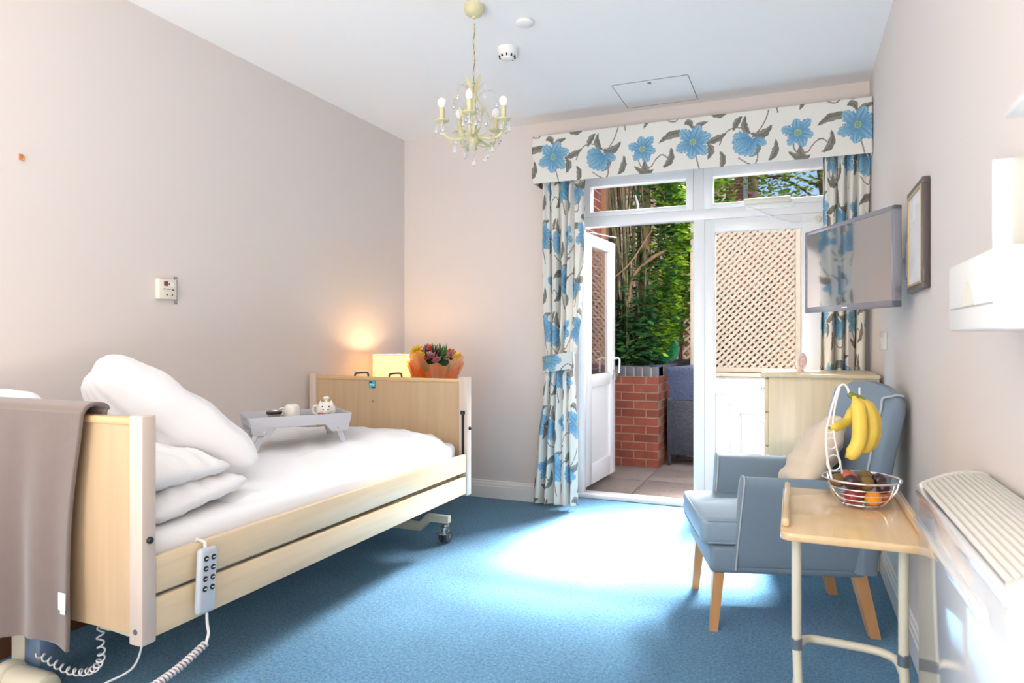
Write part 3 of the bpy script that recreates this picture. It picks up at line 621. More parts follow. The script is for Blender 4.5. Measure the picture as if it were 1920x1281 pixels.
def dfn(u, v):
    # u across (wall -> room), v along; the room edge hangs down over the mattress side
    y = DY0 + (DY1 - DY0) * v; s = u * 1.20
    wd = DX1 - DX0 + .028
    top = .602 + .022 * math.sin(PI * min(1, max(0, (y - 1.9) / 1.5))) + .048 * math.exp(-((y - 3.1) / .22) ** 2)
    endfall = max(0, (y - (DY1 - .16)) / .16); top -= .10 * endfall ** 2.2
    headlow = max(0, (DY0 + .10 - y) / .10); top -= .02 * headlow ** 2
    crown = .03 * (1 - (2 * min(1, s / wd) - 1) ** 2)
    if s < wd - .10: x = DX0 + s; z = top + crown - .012; ny = 0
    else:
        q_ = min(1, (s - (wd - .10)) / .16); a = q_ * PI / 2
        x = DX0 + wd - .10 + .082 * math.sin(a); z = top + crown - .012 - .082 * (1 - math.cos(a))
        rest = s - (wd - .10) - .16
        if rest > 0: z -= rest * .82; x += .006 * math.sin(30 * y + 3 * math.sin(5 * y)); 
    k = 1 if u > .02 else u / .02
    ww = 1.45 * wr(x * 1.0, y)
    if s > wd - .1:
        fold = .009 * math.sin(26 * y + 4 * math.sin(3.3 * y) + 8 * z) * min(1, (s - wd + .1) / .1)
        x += fold * .55; z += ww * .4
    else: z += ww * 1.0 * k
    x = min(x, BX1 - .047)
    return (x, y, max(z, .415))
d = MB().grid(dfn, 130, 200).obj('duvet', 'linen'); mod(d, 'SOLIDIFY', thickness=.018, offset=-1)
tag(d, 'rumpled white duvet spread over the care bed mattress', 'duvet')

def pillow(name, label, loc, rot, L, W, T, seed, flange=.006, m='pillow'):
    rnd = random.Random(seed); ph = [rnd.uniform(0, 6) for _ in range(6)]
    b = MB(); n = 56; mm = 40
    def surf(sign):
        def fn(u, v):
            a, c = 2 * u - 1, 2 * v - 1
            e = max(0, 1 - abs(a) ** 3.4) ** .5 * max(0, 1 - abs(c) ** 3.4) ** .5
            px = 1 - .03 * (1 - abs(c)) * abs(a) ** 3 - .07 * abs(c) ** 6 * abs(a) ** 6; py = 1 - .04 * (1 - abs(a)) * abs(c) ** 3 - .07 * abs(c) ** 6 * abs(a) ** 6
            x = a * L / 2 * px; y = c * W / 2 * py
            wri = .006 * math.sin(11 * a + ph[0] + 3 * c) + .005 * math.sin(17 * c + ph[1] + 4 * a) + .003 * math.sin(60 * a + ph[2]) * abs(c) ** 3
            z = sign * (T / 2 * e ** 1.05 + (wri * e if e > 0 else 0)) + .0
            return (x, y, z)
        return fn
    b.grid(surf(1), n, mm); b.grid(surf(-1), n, mm)
    o = b.obj(name, m)
    me = o.data; bm = bmesh.new(); bm.from_mesh(me); bmesh.ops.remove_doubles(bm, verts=bm.verts[:], dist=.0006); bmesh.ops.recalc_face_normals(bm, faces=bm.faces[:]); bm.to_mesh(me); bm.free()
    for p in me.polygons: p.use_smooth = True
    o.location = loc; o.rotation_euler = rot
    return tag(o, label, 'pillow')
def axes_rot(ex, ez):
    ex = Vector(ex).normalized(); ez = Vector(ez); ez = (ez - ex * ez.dot(ex)).normalized(); ey = ez.cross(ex)
    return Matrix((ex, ey, ez)).transposed().to_euler()
pillow('pillow', 'white pillow lying flat at the bottom of the stack, on the mattress', (-2.10, 1.67, .650), axes_rot((1, .12, -.03), (.03, -.08, 1)), .64, .46, .11, 1)
pillow('pillow', 'plump white pillow lying on the lowest pillow, under the leaning one', (-2.14, 1.65, .748), axes_rot((1, .08, -.10), (.12, .03, 1)), .64, .42, .11, 2)
pillow('pillow', 'large white pillow leaning up against the headboard above the others', (-2.235, 1.935, .842), axes_rot((.502, .599, -.623), (.126, .662, .738)), .68, .47, .225, 3)
pillow('pillow', 'white pillow propped behind the taupe blanket at the far side of the headboard', (-2.52, 1.56, .80), axes_rot((1, .0, -.03), (-.05, .9, .5)), .46, .46, .14, 4)

# taupe throw over headboard
tx0, tx1 = -2.72, -1.905
def thf(u, v):
    s = v * .92; x = tx0 + (tx1 - tx0) * u
    back = .16
    if s < back: y = BY0 + .075 + (.0) ; z = .955 - (back - s); y = BY0 + .062 + .01 * math.sin(5 * u)
    elif s < back + .08: a = (s - back) / .08 * PI; y = BY0 + .025 + .038 * math.cos(a); z = .955 + .022 * math.sin(a)
    else:
        z = .955 - (s - back - .08); k = min(1, (s - back - .08) / .5)
        y = BY0 - .018 - .012 * k + (.010 * math.sin(9 * u * PI + .7) + .006 * math.sin(17 * u + 2)) * k
    sag = .03 * math.sin(PI * u * 1.3) * max(0, v - .85) / .15
    x += -.055 * max(0, (v - .25)) * u + (.01 * math.sin(8 * v) * u)
    z -= .035 * max(0, u - .85) / .15 * max(0, v - .8) / .2 + sag
    return (x, y, z)
t = thing('throw_blanket', 'taupe fleece blanket hanging over the headboard of the bed', 'blanket', (-2.3, 1.35, .26))
o = MB().grid(thf, 110, 140).obj('blanket_cloth', 'taupe', t); mod(o, 'SOLIDIFY', thickness=.010, offset=0)
MB().box(-1.965, -1.935, 1.321, 1.324, .385, .435, .001).box(-1.953, -1.932, 1.3185, 1.3205, .375, .425, .001).obj('care_label', 'linen', t)

# handset
t = thing('bed_handset', 'pale grey remote handset hooked over the side rail of the bed', 'remote control', (-1.655, 1.56, .34))
HM = Matrix.Translation((-1.652, 1.562, .435)) @ Matrix.Rotation(-.06, 4, 'X')
MB().box(-.012, .012, -.034, .034, -.098, .098, .011, HM, 3).obj('handset_body', mat('handset_grey', (196, 203, 212), .35), t)
for i in range(4):
    for s in (-1, 1):
        bo = MB().lathe([(.0085, 0), (.0085, .003), (.006, .004)], n=14, mtx=HM @ Matrix.Translation((.0115, s * .014, .068 - i * .030)) @ Matrix.Rotation(PI / 2, 4, 'Y')).obj('button', 'black', t)
        MB().box(.0152, .0160, s * .014 - .005, s * .014 + .005, .0665 - i * .03, .0695 - i * .03, 0, HM).obj('button_symbol', 'plastic', bo, smooth=False)
MB().tube([HM @ Vector((-.008, 0, .09)), HM @ Vector((-.012, 0, .112)), HM @ Vector((-.045, 0, .118)), HM @ Vector((-.052, 0, .10))], .005).obj('rail_hook', 'plastic', t)
cp = [(-1.652, 1.565, .335), (-1.652, 1.567, .30), (-1.65, 1.57, .27), (-1.648, 1.558, .245)]
MB().tube(catmull(cp, 6), .0042).obj('straight_lead', 'plastic', t)
MB().tube(coil(catmull([(-1.648, 1.558, .245), (-1.65, 1.47, .215), (-1.655, 1.37, .195), (-1.66, 1.26, .18), (-1.67, 1.12, .12), (-1.68, 1.0, .02)], 6), .0085, .0035, 52), .0042, 6).obj('coiled_lead', mat('coil_grey', (205, 198, 200), .3), t)

# floor clutter at lower left
t = thing('floor_box', 'low wooden box with a beige lid on the carpet under the head of the bed', 'box', (-2.2, 1.34, 0))
MB().box(-2.33, -2.08, 1.28, 1.42, .0, .028, .003).obj('box_body', 'leg_wood', t); MB().box(-2.335, -2.075, 1.275, 1.425, .028, .036, .002).obj('box_lid', 'maple_x', t)
o = MB().box(XL + .02, XL + .13, 1.2, 3.2, 0, .11, .004).obj('timber_plank', wood('dark_brown_plank', (110, 70, 44), 'y')); tag(o, 'long brown timber board on the floor along the wall under the bed', 'board')

# ------------------------------------------------------------------ bed tray and crockery
TM0 = (-2.32, 2.438); e1 = math.radians(52.1)
tr_loc = (TM0[0], TM0[1], .605)
t = thing('bed_tray', 'grey wooden breakfast tray with folding legs standing on the duvet', 'tray', tr_loc, e1, local=True)
TLn, TWn = .485, .28; zt = .195
MB().box(.02, TLn - .02, .012, TWn - .012, zt - .035, zt - .027).obj('tray_base', 'tray_base', t, smooth=False)
fl = .018
sidep = [(-fl + .02, zt), (TLn + fl - .02, zt), (TLn - .012, zt - .045), (TLn - .016, zt - .075), (TLn - .03, zt - .085), (TLn - .10, zt - .085), (TLn - .13, zt - .05), (.13, zt - .05), (.10, zt - .085), (.03, zt - .085), (.016, zt - .075), (.012, zt - .045)]
for y in (0, TWn - .01):
    o = MB().prism(sidep, 'y', y, y + .010, .002).obj('long_side', 'tray', t)
    for x in (.07, TLn - .07): MB().lathe([(.006, 0), (.006, .003)], n=12, mtx=Matrix.Translation((x, y if y == 0 else y + .01, zt - .068)) @ Matrix.Rotation(PI / 2 if y == 0 else -PI / 2, 4, 'X')).obj('pivot_bolt', 'chrome', o)
for s in (0, 1):
    g = MB(); x0 = (lambda z_: (-fl + .02 if s == 0 else TLn + fl - .02)); xa = (.012 if s == 0 else TLn - .012)
    def ew(a, b, z0_, z1_):
        xt = x0(0); f_ = lambda z_: xa + (xt - xa) * max(0, (z_ - (zt - .045)) / .045)
        g.add([(f_(z0_) - .004, a, z0_), (f_(z0_) + .004, a, z0_), (f_(z0_) + .004, b, z0_), (f_(z0_) - .004, b, z0_), (f_(z1_) - .004, a, z1_), (f_(z1_) + .004, a, z1_), (f_(z1_) + .004, b, z1_), (f_(z1_) - .004, b, z1_)], [(0, 1, 2, 3), (4, 5, 6, 7), (0, 1, 5, 4), (2, 3, 7, 6), (1, 2, 6, 5), (0, 3, 7, 4)])
    ew(.008, .09, zt - .045, zt); ew(TWn - .09, TWn - .008, zt - .045, zt); ew(.09, TWn - .09, zt - .045, zt - .030); ew(.09, TWn - .09, zt - .012, zt)
    g.obj('end_panel', 'tray', t, smooth=False)
    xx = .07 if s == 0 else TLn - .07; xb = xx - .055 if s == 0 else xx + .055
    lg = MB()
    for y in (.014, TWn - .026):
        lg.add([(xx - .013, y, zt - .06), (xx + .013, y, zt - .06), (xx + .013, y + .012, zt - .06), (xx - .013, y + .012, zt - .06), (xb - .013, y, .002), (xb + .013, y, .002), (xb + .013, y + .012, .002), (xb - .013, y + .012, .002)], [(0, 1, 2, 3), (4, 5, 6, 7), (0, 1, 5, 4), (2, 3, 7, 6), (1, 2, 6, 5), (0, 3, 7, 4)])
    xc = xb + (xx - xb) * .14
    lg.box(xc - .006, xc + .006, .02, TWn - .02, .012, .038)
    lg.obj('folding_leg', 'tray', t, smooth=False)
def on_tray(lx, ly, z=.605 + .195 - .027): return (tr_loc[0] + math.cos(e1) * lx - math.sin(e1) * ly, tr_loc[1] + math.sin(e1) * lx + math.cos(e1) * ly, z)
p = on_tray(.135, .11)
t = thing('patterned_bowl', 'small dark-patterned silvery bowl at the left on the bed tray', 'bowl', p)
MB().lathe([(.018, 0), (.022, .004), (.034, .03), (.036, .046), (.034, .046), (.031, .03), (.018, .008), (.0, .008)], p, 26).obj('bowl_body', 'silver', t)
MB().lathe([(.0355, .030), (.0365, .032), (.0368, .040), (.0365, .042)], p, 26).obj('dark_band', 'black', t)
p = on_tray(.225, .14)
t = thing('white_mug', 'plain white mug upside down in the middle of the bed tray', 'mug', p)
MB().lathe([(.040, 0), (.041, .03), (.040, .050), (.036, .062), (.026, .068), (.024, .072), (.0, .072)], p, 30).obj('mug_body', 'ceramic', t)
MB().tube(catmull([(p[0] - .036, p[1] - .012, p[2] + .05), (p[0] - .056, p[1] - .02, p[2] + .046), (p[0] - .06, p[1] - .02, p[2] + .028), (p[0] - .038, p[1] - .012, p[2] + .016)], 5), .005).obj('mug_handle', 'ceramic', t)
p = on_tray(.385, .11)
t = thing('cow_teapot', 'white novelty teapot with painted animal face and ears at the right of the bed tray', 'teapot', p)
MB().lathe([(.030, 0), (.042, .01), (.050, .03), (.047, .052), (.034, .070), (.018, .078), (.0, .080)], p, 28).obj('teapot_body', 'ceramic', t)
MB().lathe([(.008, .074), (.007, .086), (.015, .092), (.017, .099), (.010, .104), (0, .104)], p, 18).obj('lid_knob', 'ceramic', t)
# face turned towards the room side of the camera
fx, fy = math.cos(-.95), math.sin(-.95)
def fp(side, out, z): return (p[0] + fx * out - fy * side, p[1] + fy * out + fx * side, p[2] + z)
MB().ball(fp(0, .038, .036), (.026, .026, .022)).obj('muzzle', 'ceramic', t)
for s in (-1, 1):
    MB().lathe([(.013, 0), (.009, .012), (.001, .026)], fp(s * .026, .022, .060), 10).obj('ear', 'ceramic', t)
MB().ball(fp(-.012, .060, .044), .0035).ball(fp(.012, .060, .044), .0035).ball(fp(-.016, .047, .058), .003).ball(fp(.016, .047, .058), .003).obj('face_dots', 'black', t)
MB().tube(catmull([fp(-.02, .052, .026), fp(-.01, .062, .021), fp(.01, .062, .021), fp(.02, .052, .026)], 4), .003).ball(fp(-.03, .036, .02), .009).obj('painted_mouth', 'pink', t)
MB().ball((p[0] - .030, p[1] + .016, p[2] + .058), (.016, .013, .013)).obj('dark_patch', 'black', t)
MB().tube(catmull([(p[0] - .036, p[1] - .014, p[2] + .058), (p[0] - .056, p[1] - .024, p[2] + .054), (p[0] - .060, p[1] - .024, p[2] + .026), (p[0] - .040, p[1] - .014, p[2] + .014)], 5), .005).obj('teapot_handle', 'ceramic', t)

# ------------------------------------------------------------------ corner: cabinet, lamp, bouquet
t = thing('bedside_cabinet', 'low wooden cabinet in the corner behind the footboard', 'cabinet', (-2.38, 3.88, 0))
MB().box(-2.72, -2.06, 3.62, 4.14, .30, .775, .004).obj('cabinet_body', 'dresser', t)
for lx_, ly_ in ((-2.69, 3.66), (-2.69, 4.10), (-2.40, 3.66), (-2.40, 4.10)): MB().box(lx_ - .02, lx_ + .02, ly_ - .02, ly_ + .02, 0, .30).obj('leg', 'dresser', t)
MB().box(-2.73, -2.04, 3.60, 4.16, .775, .80, .005).obj('cabinet_top', 'maple_x', t)
MB().box(-2.06, -2.045, 3.64, 4.12, .33, .76, .003).obj('cabinet_door', 'dresser', t)
lx, ly = -2.55, 4.01
t = thing('table_lamp', 'lit table lamp with a cream drum shade in the corner behind the bed', 'lamp', (lx, ly, .80))
MB().lathe([(.07, 0), (.07, .012), (.02, .02), (.035, .05), (.04, .08), (.015, .12), (.01, .13)], (lx, ly, .80), 24).obj('lamp_base', 'ceramic', t)
b = MB()
for (r0, r1) in ((.127, .125),): b.grid(lambda u, v: (lx + .126 * math.cos(2 * PI * u), ly + .126 * math.sin(2 * PI * u), .87 + .185 * v), 48, 6, wrapu=True)
o = b.obj('lamp_shade', 'shade', t); mod(o, 'SOLIDIFY', thickness=.002, offset=0)
MB().tube([(lx + .126 * math.cos(a * PI / 20), ly + .126 * math.sin(a * PI / 20), 1.055) for a in range(40)], .0025, 6, closed=True).obj('shade_rim', 'ceramic', t)
MB().ball((lx, ly, .96), (.028, .028, .035)).obj('lamp_bulb', emit_mat('lamp_bulb_glow', (255, 214, 150), 30), t)
pl = lamp('lamp_light', 'POINT', (lx, ly, 1.01), (lx, ly, 0), 4.2, (1, .72, .42)); pl.data.shadow_soft_size = .03
def flower_head(c, r, m, parent, name='flower', nrm=(0, 0, 1)):
    b = MB(); R_ = Vector(nrm).to_track_quat('Z', 'Y').to_matrix().to_4x4(); T = Matrix.Translation(c) @ R_
    for ring, (n, tilt, s) in enumerate(((7, .25, 1), (6, .7, .8), (5, 1.15, .6))):
        for k in range(n):
            a = 2 * PI * (k + .5 * ring) / n
            mt = T @ Matrix.Rotation(a, 4, 'Z') @ Matrix.Rotation(-tilt, 4, 'Y')
            b.add([(0, 0, 0), (r * s * .55, -r * s * .36, r * .05), (r * s, 0, r * .16), (r * s * .55, r * s * .36, r * .05), (r * s * .5, 0, -.02 * r)], [(0, 1, 4), (1, 2, 4), (2, 3, 4), (3, 0, 4)], mt)
    b.ball((0, 0, r * .1), r * .2, 8, 6, T)
    return b.obj(name, m, parent)
bx, by = -2.13, 3.865; bz = .80
t = thing('flower_bouquet', 'bouquet of mixed flowers in orange tissue wrap behind the footboard', 'bouquet', (bx, by, bz))
fm = {k: mat('petal_' + k, c, .5, sub=.1) for k, c in {'yellow': (240, 200, 40), 'orange': (228, 96, 50), 'lilac': (150, 120, 165), 'pinkish': (190, 120, 125), 'purple': (95, 60, 90), 'cream': (240, 220, 130)}.items()}
ca, sa = math.cos(YAW), math.sin(YAW)   # camera-right direction on plan, only used to scatter flower heads
def bp(r, f_, z): return (bx + r * ca - f_ * sa, by + r * sa + f_ * ca, z)
for (r, f_, z, sz, k) in ((-.115, -.02, 1.075, .042, 'yellow'), (-.09, -.08, 1.045, .035, 'yellow'), (-.06, -.10, 1.02, .035, 'orange'), (-.05, -.02, 1.10, .026, 'lilac'), (-.025, -.05, 1.095, .026, 'orange'), (-.02, -.09, 1.04, .036, 'pinkish'), (.0, -.05, 1.06, .03, 'purple'), (.02, -.1, 1.02, .03, 'pinkish'), (-.045, .03, 1.08, .03, 'lilac'), (.11, -.04, 1.05, .034, 'pinkish'), (.145, -.06, 1.04, .032, 'yellow'), (.09, .04, 1.06, .034, 'orange'), (.0, .09, 1.06, .035, 'yellow'), (.06, .08, 1.06, .03, 'lilac'), (-.09, .08, 1.06, .034, 'orange')):
    flower_head(bp(r, f_, z + .008), sz * 1.3, fm[k], t, nrm=(r * 2, -.9, 1.2))
g = MB()
for k in range(34):
    r0, f0 = random.gauss(.02, .035), random.gauss(-.03, .03); a = random.uniform(0, 2 * PI); h = random.uniform(.05, .09); c = Vector(bp(r0, f0, 1.055)); dv = Vector((math.cos(a) * .035, math.sin(a) * .035, h)); sd = Vector((-math.sin(a), math.cos(a), 0)) * .006
    g.add([c - sd, c + sd, c + dv * .6 + sd, c + dv, c + dv * .6 - sd], [(0, 1, 2, 3, 4)])
for k in range(26):
    r0, f0 = random.uniform(-.1, .13), random.uniform(-.08, .08); a = random.uniform(0, 2 * PI); c = Vector(bp(r0, f0, 1.02)); dv = Vector((math.cos(a) * .05, math.sin(a) * .05, .05)); sd = Vector((-math.sin(a), math.cos(a), 0)) * .014
    g.add([c, c + dv * .5 + sd, c + dv, c + dv * .5 - sd], [(0, 1, 2, 3)])
g.obj('bouquet_foliage', 'leaf_dark', t)
def wrapf(R0, R1, z0, z1, n, jag, ph):
    def fn(u, v):
        a = 2 * PI * u; sp = (1 - abs(math.sin(n * a / 2 + ph))) ** 1.3
        top = z1 + jag * (sp - .35) + .012 * math.sin((n * 2 + 3) * a + ph * 2)
        r = R0 + (R1 - R0) * v ** .9 * (1 + .10 * sp * v) * (1 + .035 * math.sin(9 * a + ph) + .02 * math.sin(23 * a)); z = z0 + (top - z0) * v
        r *= 1 + .07 * (1 - v) * math.sin(14 * a + ph) + .02 * math.sin(31 * a + 5 * v)
        return (bx + r * math.cos(a), by + r * math.sin(a) * .9, z)
    return fn
MB().grid(wrapf(.075, .165, .80, .985, 5, .05, 2.6), 130, 18, wrapu=True).obj('tissue_wrap', 'orange_wrap', t)
MB().grid(wrapf(.085, .185, .80, 1.035, 4, .085, .35), 130, 18, wrapu=True).obj('tissue_wrap', 'peach_wrap', t)
MB().lathe([(.07, 0), (.085, .1), (.10, .2), (.08, .23), (0, .235)], (bx, by, .80), 20).obj('stem_bunch', 'leaf_dark', t)

# ------------------------------------------------------------------ left wall fittings
t = thing('nurse_call_unit', 'cream wall unit with red label and buttons on the left wall', 'call unit', (XL, 2.39, 1.40))
MB().box(XL, XL + .028, 2.335, 2.436, 1.355, 1.452, .005).obj('unit_body', 'ivory', t)
MB().box(XL + .028, XL + .0295, 2.362, 2.384, 1.418, 1.440).obj('red_label', mat('dark_red_label', (140, 70, 65), .5), t, smooth=False)
MB().box(XL + .028, XL + .0292, 2.398, 2.420, 1.416, 1.438).obj('paper_label', 'plastic', t, smooth=False)
MB().box(XL + .028, XL + .0292, 2.36, 2.37, 1.402, 1.405).box(XL + .028, XL + .0292, 2.376, 2.400, 1.402, 1.404).box(XL + .028, XL + .0292, 2.408, 2.420, 1.399, 1.403).ball((XL + .029, 2.391, 1.428), .003).ball((XL + .029, 2.378, 1.376), .0035).ball((XL + .029, 2.408, 1.376), .0035).obj('unit_marks', 'black', t)
t = thing('metal_strip', 'narrow perforated grey metal strip fixed to the wall beside the call unit', 'strip', (XL, 2.448, 1.4))
MB().box(XL, XL + .006, 2.442, 2.457, 1.335, 1.467, .0015).obj('strip_bar', 'grey_metal', t)
g = MB()
for k in range(8): g.ball((XL + .006, 2.4495, 1.347 + k * .0153), .0035, 8, 6)
g.obj('strip_hole', 'plastic', t)
t = thing('wall_hook', 'small orange-brown hook high on the left wall', 'hook', (XL, 1.73, 1.86))
MB().box(XL, XL + .004, 1.722, 1.738, 1.865, 1.888, .001).tube(catmull([(XL + .004, 1.73, 1.872), (XL + .014, 1.73, 1.862), (XL + .02, 1.73, 1.868), (XL + .02, 1.73, 1.878)], 4), .003).obj('hook_body', mat('orange_brass', (205, 140, 90), .3, metal=.4), t)

# ------------------------------------------------------------------ chandelier
hx, hy = -1.36, 2.835
ch = thing('chandelier', 'cream metal chandelier with leaves, five candle bulbs and glass drops', 'chandelier', (hx, hy, 2.70))
MB().lathe([(.004, -.062), (.009, -.060), (.012, -.054), (.022, -.050), (.036, -.042), (.045, -.026), (.047, -.010), (.047, 0)], (hx, hy, 2.70), 28).obj('ceiling_rose', 'chand', ch)
g = MB(); zz = 2.62; k = 0
while zz > 2.345:
    a = (k % 2) * PI / 2; cx_, sx_ = math.cos(a), math.sin(a)
    g.tube([(hx + cx_ * .0055 * math.cos(q), hy + sx_ * .0055 * math.cos(q), zz - .014 + .015 * math.sin(q)) for q in [2 * PI * i / 14 for i in range(14)]], .0013, 6, closed=True); zz -= .0245; k += 1
g.obj('chain', 'chand', ch)
MB().tube([(hx + .004 * math.sin(i * .9), hy + .004 * math.cos(i * .9), 2.62 - i * .02) for i in range(15)], .0022, 6).obj('flex', mat('brown_flex', (150, 132, 96), .5), ch)
MB().tube([(hx + .013 * math.cos(q), hy, 2.335 + .013 * math.sin(q)) for q in [2 * PI * i / 18 for i in range(18)]], .0018, 6, closed=True).lathe([(.002, .255), (.008, .25), (.008, .20), (.010, .19), (.007, .17), (.0075, .08), (.012, .06), (.008, .05), (.018, .03), (.024, .01), (.022, -.01), (.012, -.022), (.006, -.03), (.008, -.038), (.0, -.045)], (hx, hy, 2.075), 20).obj('centre_stem', 'chand', ch)
def drop_mesh():
    b = MB()
    b.lathe([(0, 0), (.0045, -.004), (.0045, -.008), (0, -.012)], n=8); b.lathe([(0, -.017), (.004, -.023), (.0085, -.036), (.0085, -.042), (.005, -.050), (0, -.053)], n=8)
    b.tube([(0, 0, .004), (0, 0, -.018)], .0006, 4)
    return b
dm = drop_mesh().obj('crystal_drop', 'crystal', ch, smooth=False); dm.matrix_parent_inverse = Matrix.Identity(4)
drops = [dm]
def add_drop(pos, s=1.0):
    pos = Vector(pos) - Vector(ch.location)
    if dm.get('used'): o = dm.copy(); C.objects.link(o); o.parent = ch; o.matrix_parent_inverse = Matrix.Identity(4)
    else: o = dm; dm['used'] = 1
    o.location = pos; o.scale = (s, s, s); return o
def leafshape(b, p0, d, up, L, W):
    p0, d, up = Vector(p0), Vector(d).normalized(), Vector(up).normalized(); sd = d.cross(up).normalized(); vs = []; n = 7
    for i in range(n):
        u = i / (n - 1); c = p0 + d * L * u + up * (L * .25 * u * u); wv = W * math.sin(PI * min(1, u * .96 + .04)) ** .8
        vs += [c - sd * wv, c - up * wv * .25, c + sd * wv]
    fs = []
    for i in range(n - 1): a = i * 3; fs += [(a, a + 1, a + 4, a + 3), (a + 1, a + 2, a + 5, a + 4)]
    b.add(vs, fs)
arm_lat = [265, 337, 49, 121, 193]
for i, deg in enumerate(arm_lat):
    a = math.radians(deg) + YAW; c, s = math.cos(a), math.sin(a)
    def pt(r, z, off=0): return (hx + c * r - s * off, hy + s * r + c * off, z)
    arm = MB().tube(catmull([pt(.012, 2.095), pt(.05, 2.085), pt(.10, 2.078), pt(.135, 2.095), pt(.148, 2.13), pt(.148, 2.150)], 6), [.006] * 31).obj('arm', 'chand', ch)
    MB().lathe([(.008, -.004), (.018, 0), (.031, .006), (.033, .010), (.026, .009), (.012, .006), (.012, .004)], pt(.148, 2.150), 20).obj('drip_cup', 'chand', arm)
    MB().lathe([(.0115, 0), (.0115, .062), (.009, .064)], pt(.148, 2.156), 16).obj('candle_tube', 'chand', arm)
    if i == 0: MB().lathe([(.013, 0), (.0175, .012), (.017, .024), (.010, .038), (.002, .048)], pt(.148, 2.218), 18).obj('bulb', 'bulb', arm)
    else: MB().lathe([(.011, 0), (.0175, .010), (.0210, .022), (.0185, .034), (.011, .042), (.001, .044)], pt(.148, 2.218), 18).obj('bulb', 'bulb', arm)
    for off in (-.028, .004, .028): add_drop(pt(.148 + (.026 if off == .004 else 0), 2.148, off), .95)
    add_drop(pt(.09, 2.072), 1.15)
    lf = MB(); leafshape(lf, pt(.05, 2.085), (c * .5 - s * .7, s * .5 + c * .7, .35), (0, 0, 1), .05, .010); leafshape(lf, pt(.085, 2.078), (c * .6 + s * .8, s * .6 - c * .8, -.5), (c, s, .3), .05, .010); lf.obj('metal_leaf', 'chand', arm)
for i in range(5):
    a = math.radians(arm_lat[i] + 36) + YAW; c, s = math.cos(a), math.sin(a)
    g = MB()
    g.tube(catmull([(hx + c * .006, hy + s * .006, 2.09), (hx + c * .055, hy + s * .055, 2.12), (hx + c * .075, hy + s * .075, 2.18), (hx + c * .04, hy + s * .04, 2.24), (hx + c * .008, hy + s * .008, 2.28)], 6), .0024, 6)
    g.tube(catmull([(hx + c * .008, hy + s * .008, 2.27), (hx + c * .04, hy + s * .04, 2.305), (hx + c * .09, hy + s * .09, 2.315), (hx + c * .105, hy + s * .105, 2.285)], 6), .0014, 6)
    o = g.obj('scroll', 'chand', ch)
    lf = MB(); leafshape(lf, (hx + c * .008, hy + s * .008, 2.29), (c * .5, s * .5, .8), (c * .4, s * .4, .4), .075, .012); leafshape(lf, (hx + c * .07, hy + s * .07, 2.17), (c * .7, s * .7, .6), (-c, -s, .6), .05, .009); leafshape(lf, (hx + c * .01, hy + s * .01, 2.06), (c, s, -.35), (0, 0, 1), .07, .010); lf.obj('metal_leaf', 'chand', o)
    add_drop((hx + c * .105, hy + s * .105, 2.285), .9); add_drop((hx + c * .055, hy + s * .055, 2.20), 1); add_drop((hx + c * .02, hy + s * .02, 2.19), .8)
add_drop((hx, hy, 2.028), 1.35); add_drop((hx + .045, hy + .02, 2.045), 1.3)
for o in [q_ for q_ in bpy.data.objects if q_.name.startswith('crystal_drop')]:
    if 'used' in o: del o['used']

# ------------------------------------------------------------------ television
tv = thing('television', 'small silver-framed flat television on a swivel wall arm in front of the right curtain', 'television', (.20, 3.0, 1.3))
A = Vector((.047, 3.52, 0)); B = Vector((.345, 2.897, 0)); ex = (B - A).normalized(); nrm = Vector((ex.y, -ex.x, 0)); Wt = (B - A).length
if nrm.x > 0: nrm = -nrm
z0, z1 = 1.287, 1.668
TVM = Matrix((( ex.x, nrm.x, 0, A.x), (ex.y, nrm.y, 0, A.y), (0, 0, 1, 0), (0, 0, 0, 1)))
bz_ = MB(); bw = .018
for b_ in ((0, Wt, z1 - bw, z1), (0, Wt, z0, z0 + .026), (0, bw * .6, z0, z1), (Wt - bw, Wt, z0, z1)): bz_.box(b_[0], b_[1], -.03, .0, b_[2], b_[3], .003, TVM)
bz_.box(.05, Wt - .05, -.055, -.028, z0 + .05, z1 - .05, .01, TVM); bz_.box(.004, Wt - .004, -.03, -.006, z0 + .004, z1 - .004, 0, TVM)
bz_.obj('tv_casing', 'tv_frame', tv)
MB().box(bw * .6, Wt - bw, -.0058, -.0045, z0 + .026, z1 - bw, 0, TVM).obj('screen', 'tv_screen', tv, smooth=False)
ctr = TVM @ Vector((Wt * .5, -.055, 1.47))
MB().box(.395, XR, 3.00, 3.10, 1.40, 1.54, .004).tube([(.40, 3.05, 1.47), (.33, 3.12, 1.47), (ctr.x, ctr.y, 1.47)], .014).box(-.05, .05, -.062, -.054, -.05, .05, .003, Matrix.Translation((0, 0, 0)) @ TVM @ Matrix.Translation((Wt * .5, 0, 1.47))).obj('wall_arm', 'plastic', tv)
MB().box(Wt * .47, Wt * .53, 0, .0008, z0 + .011, z0 + .015, 0, TVM).obj('tv_badge', 'plastic', tv, smooth=False)

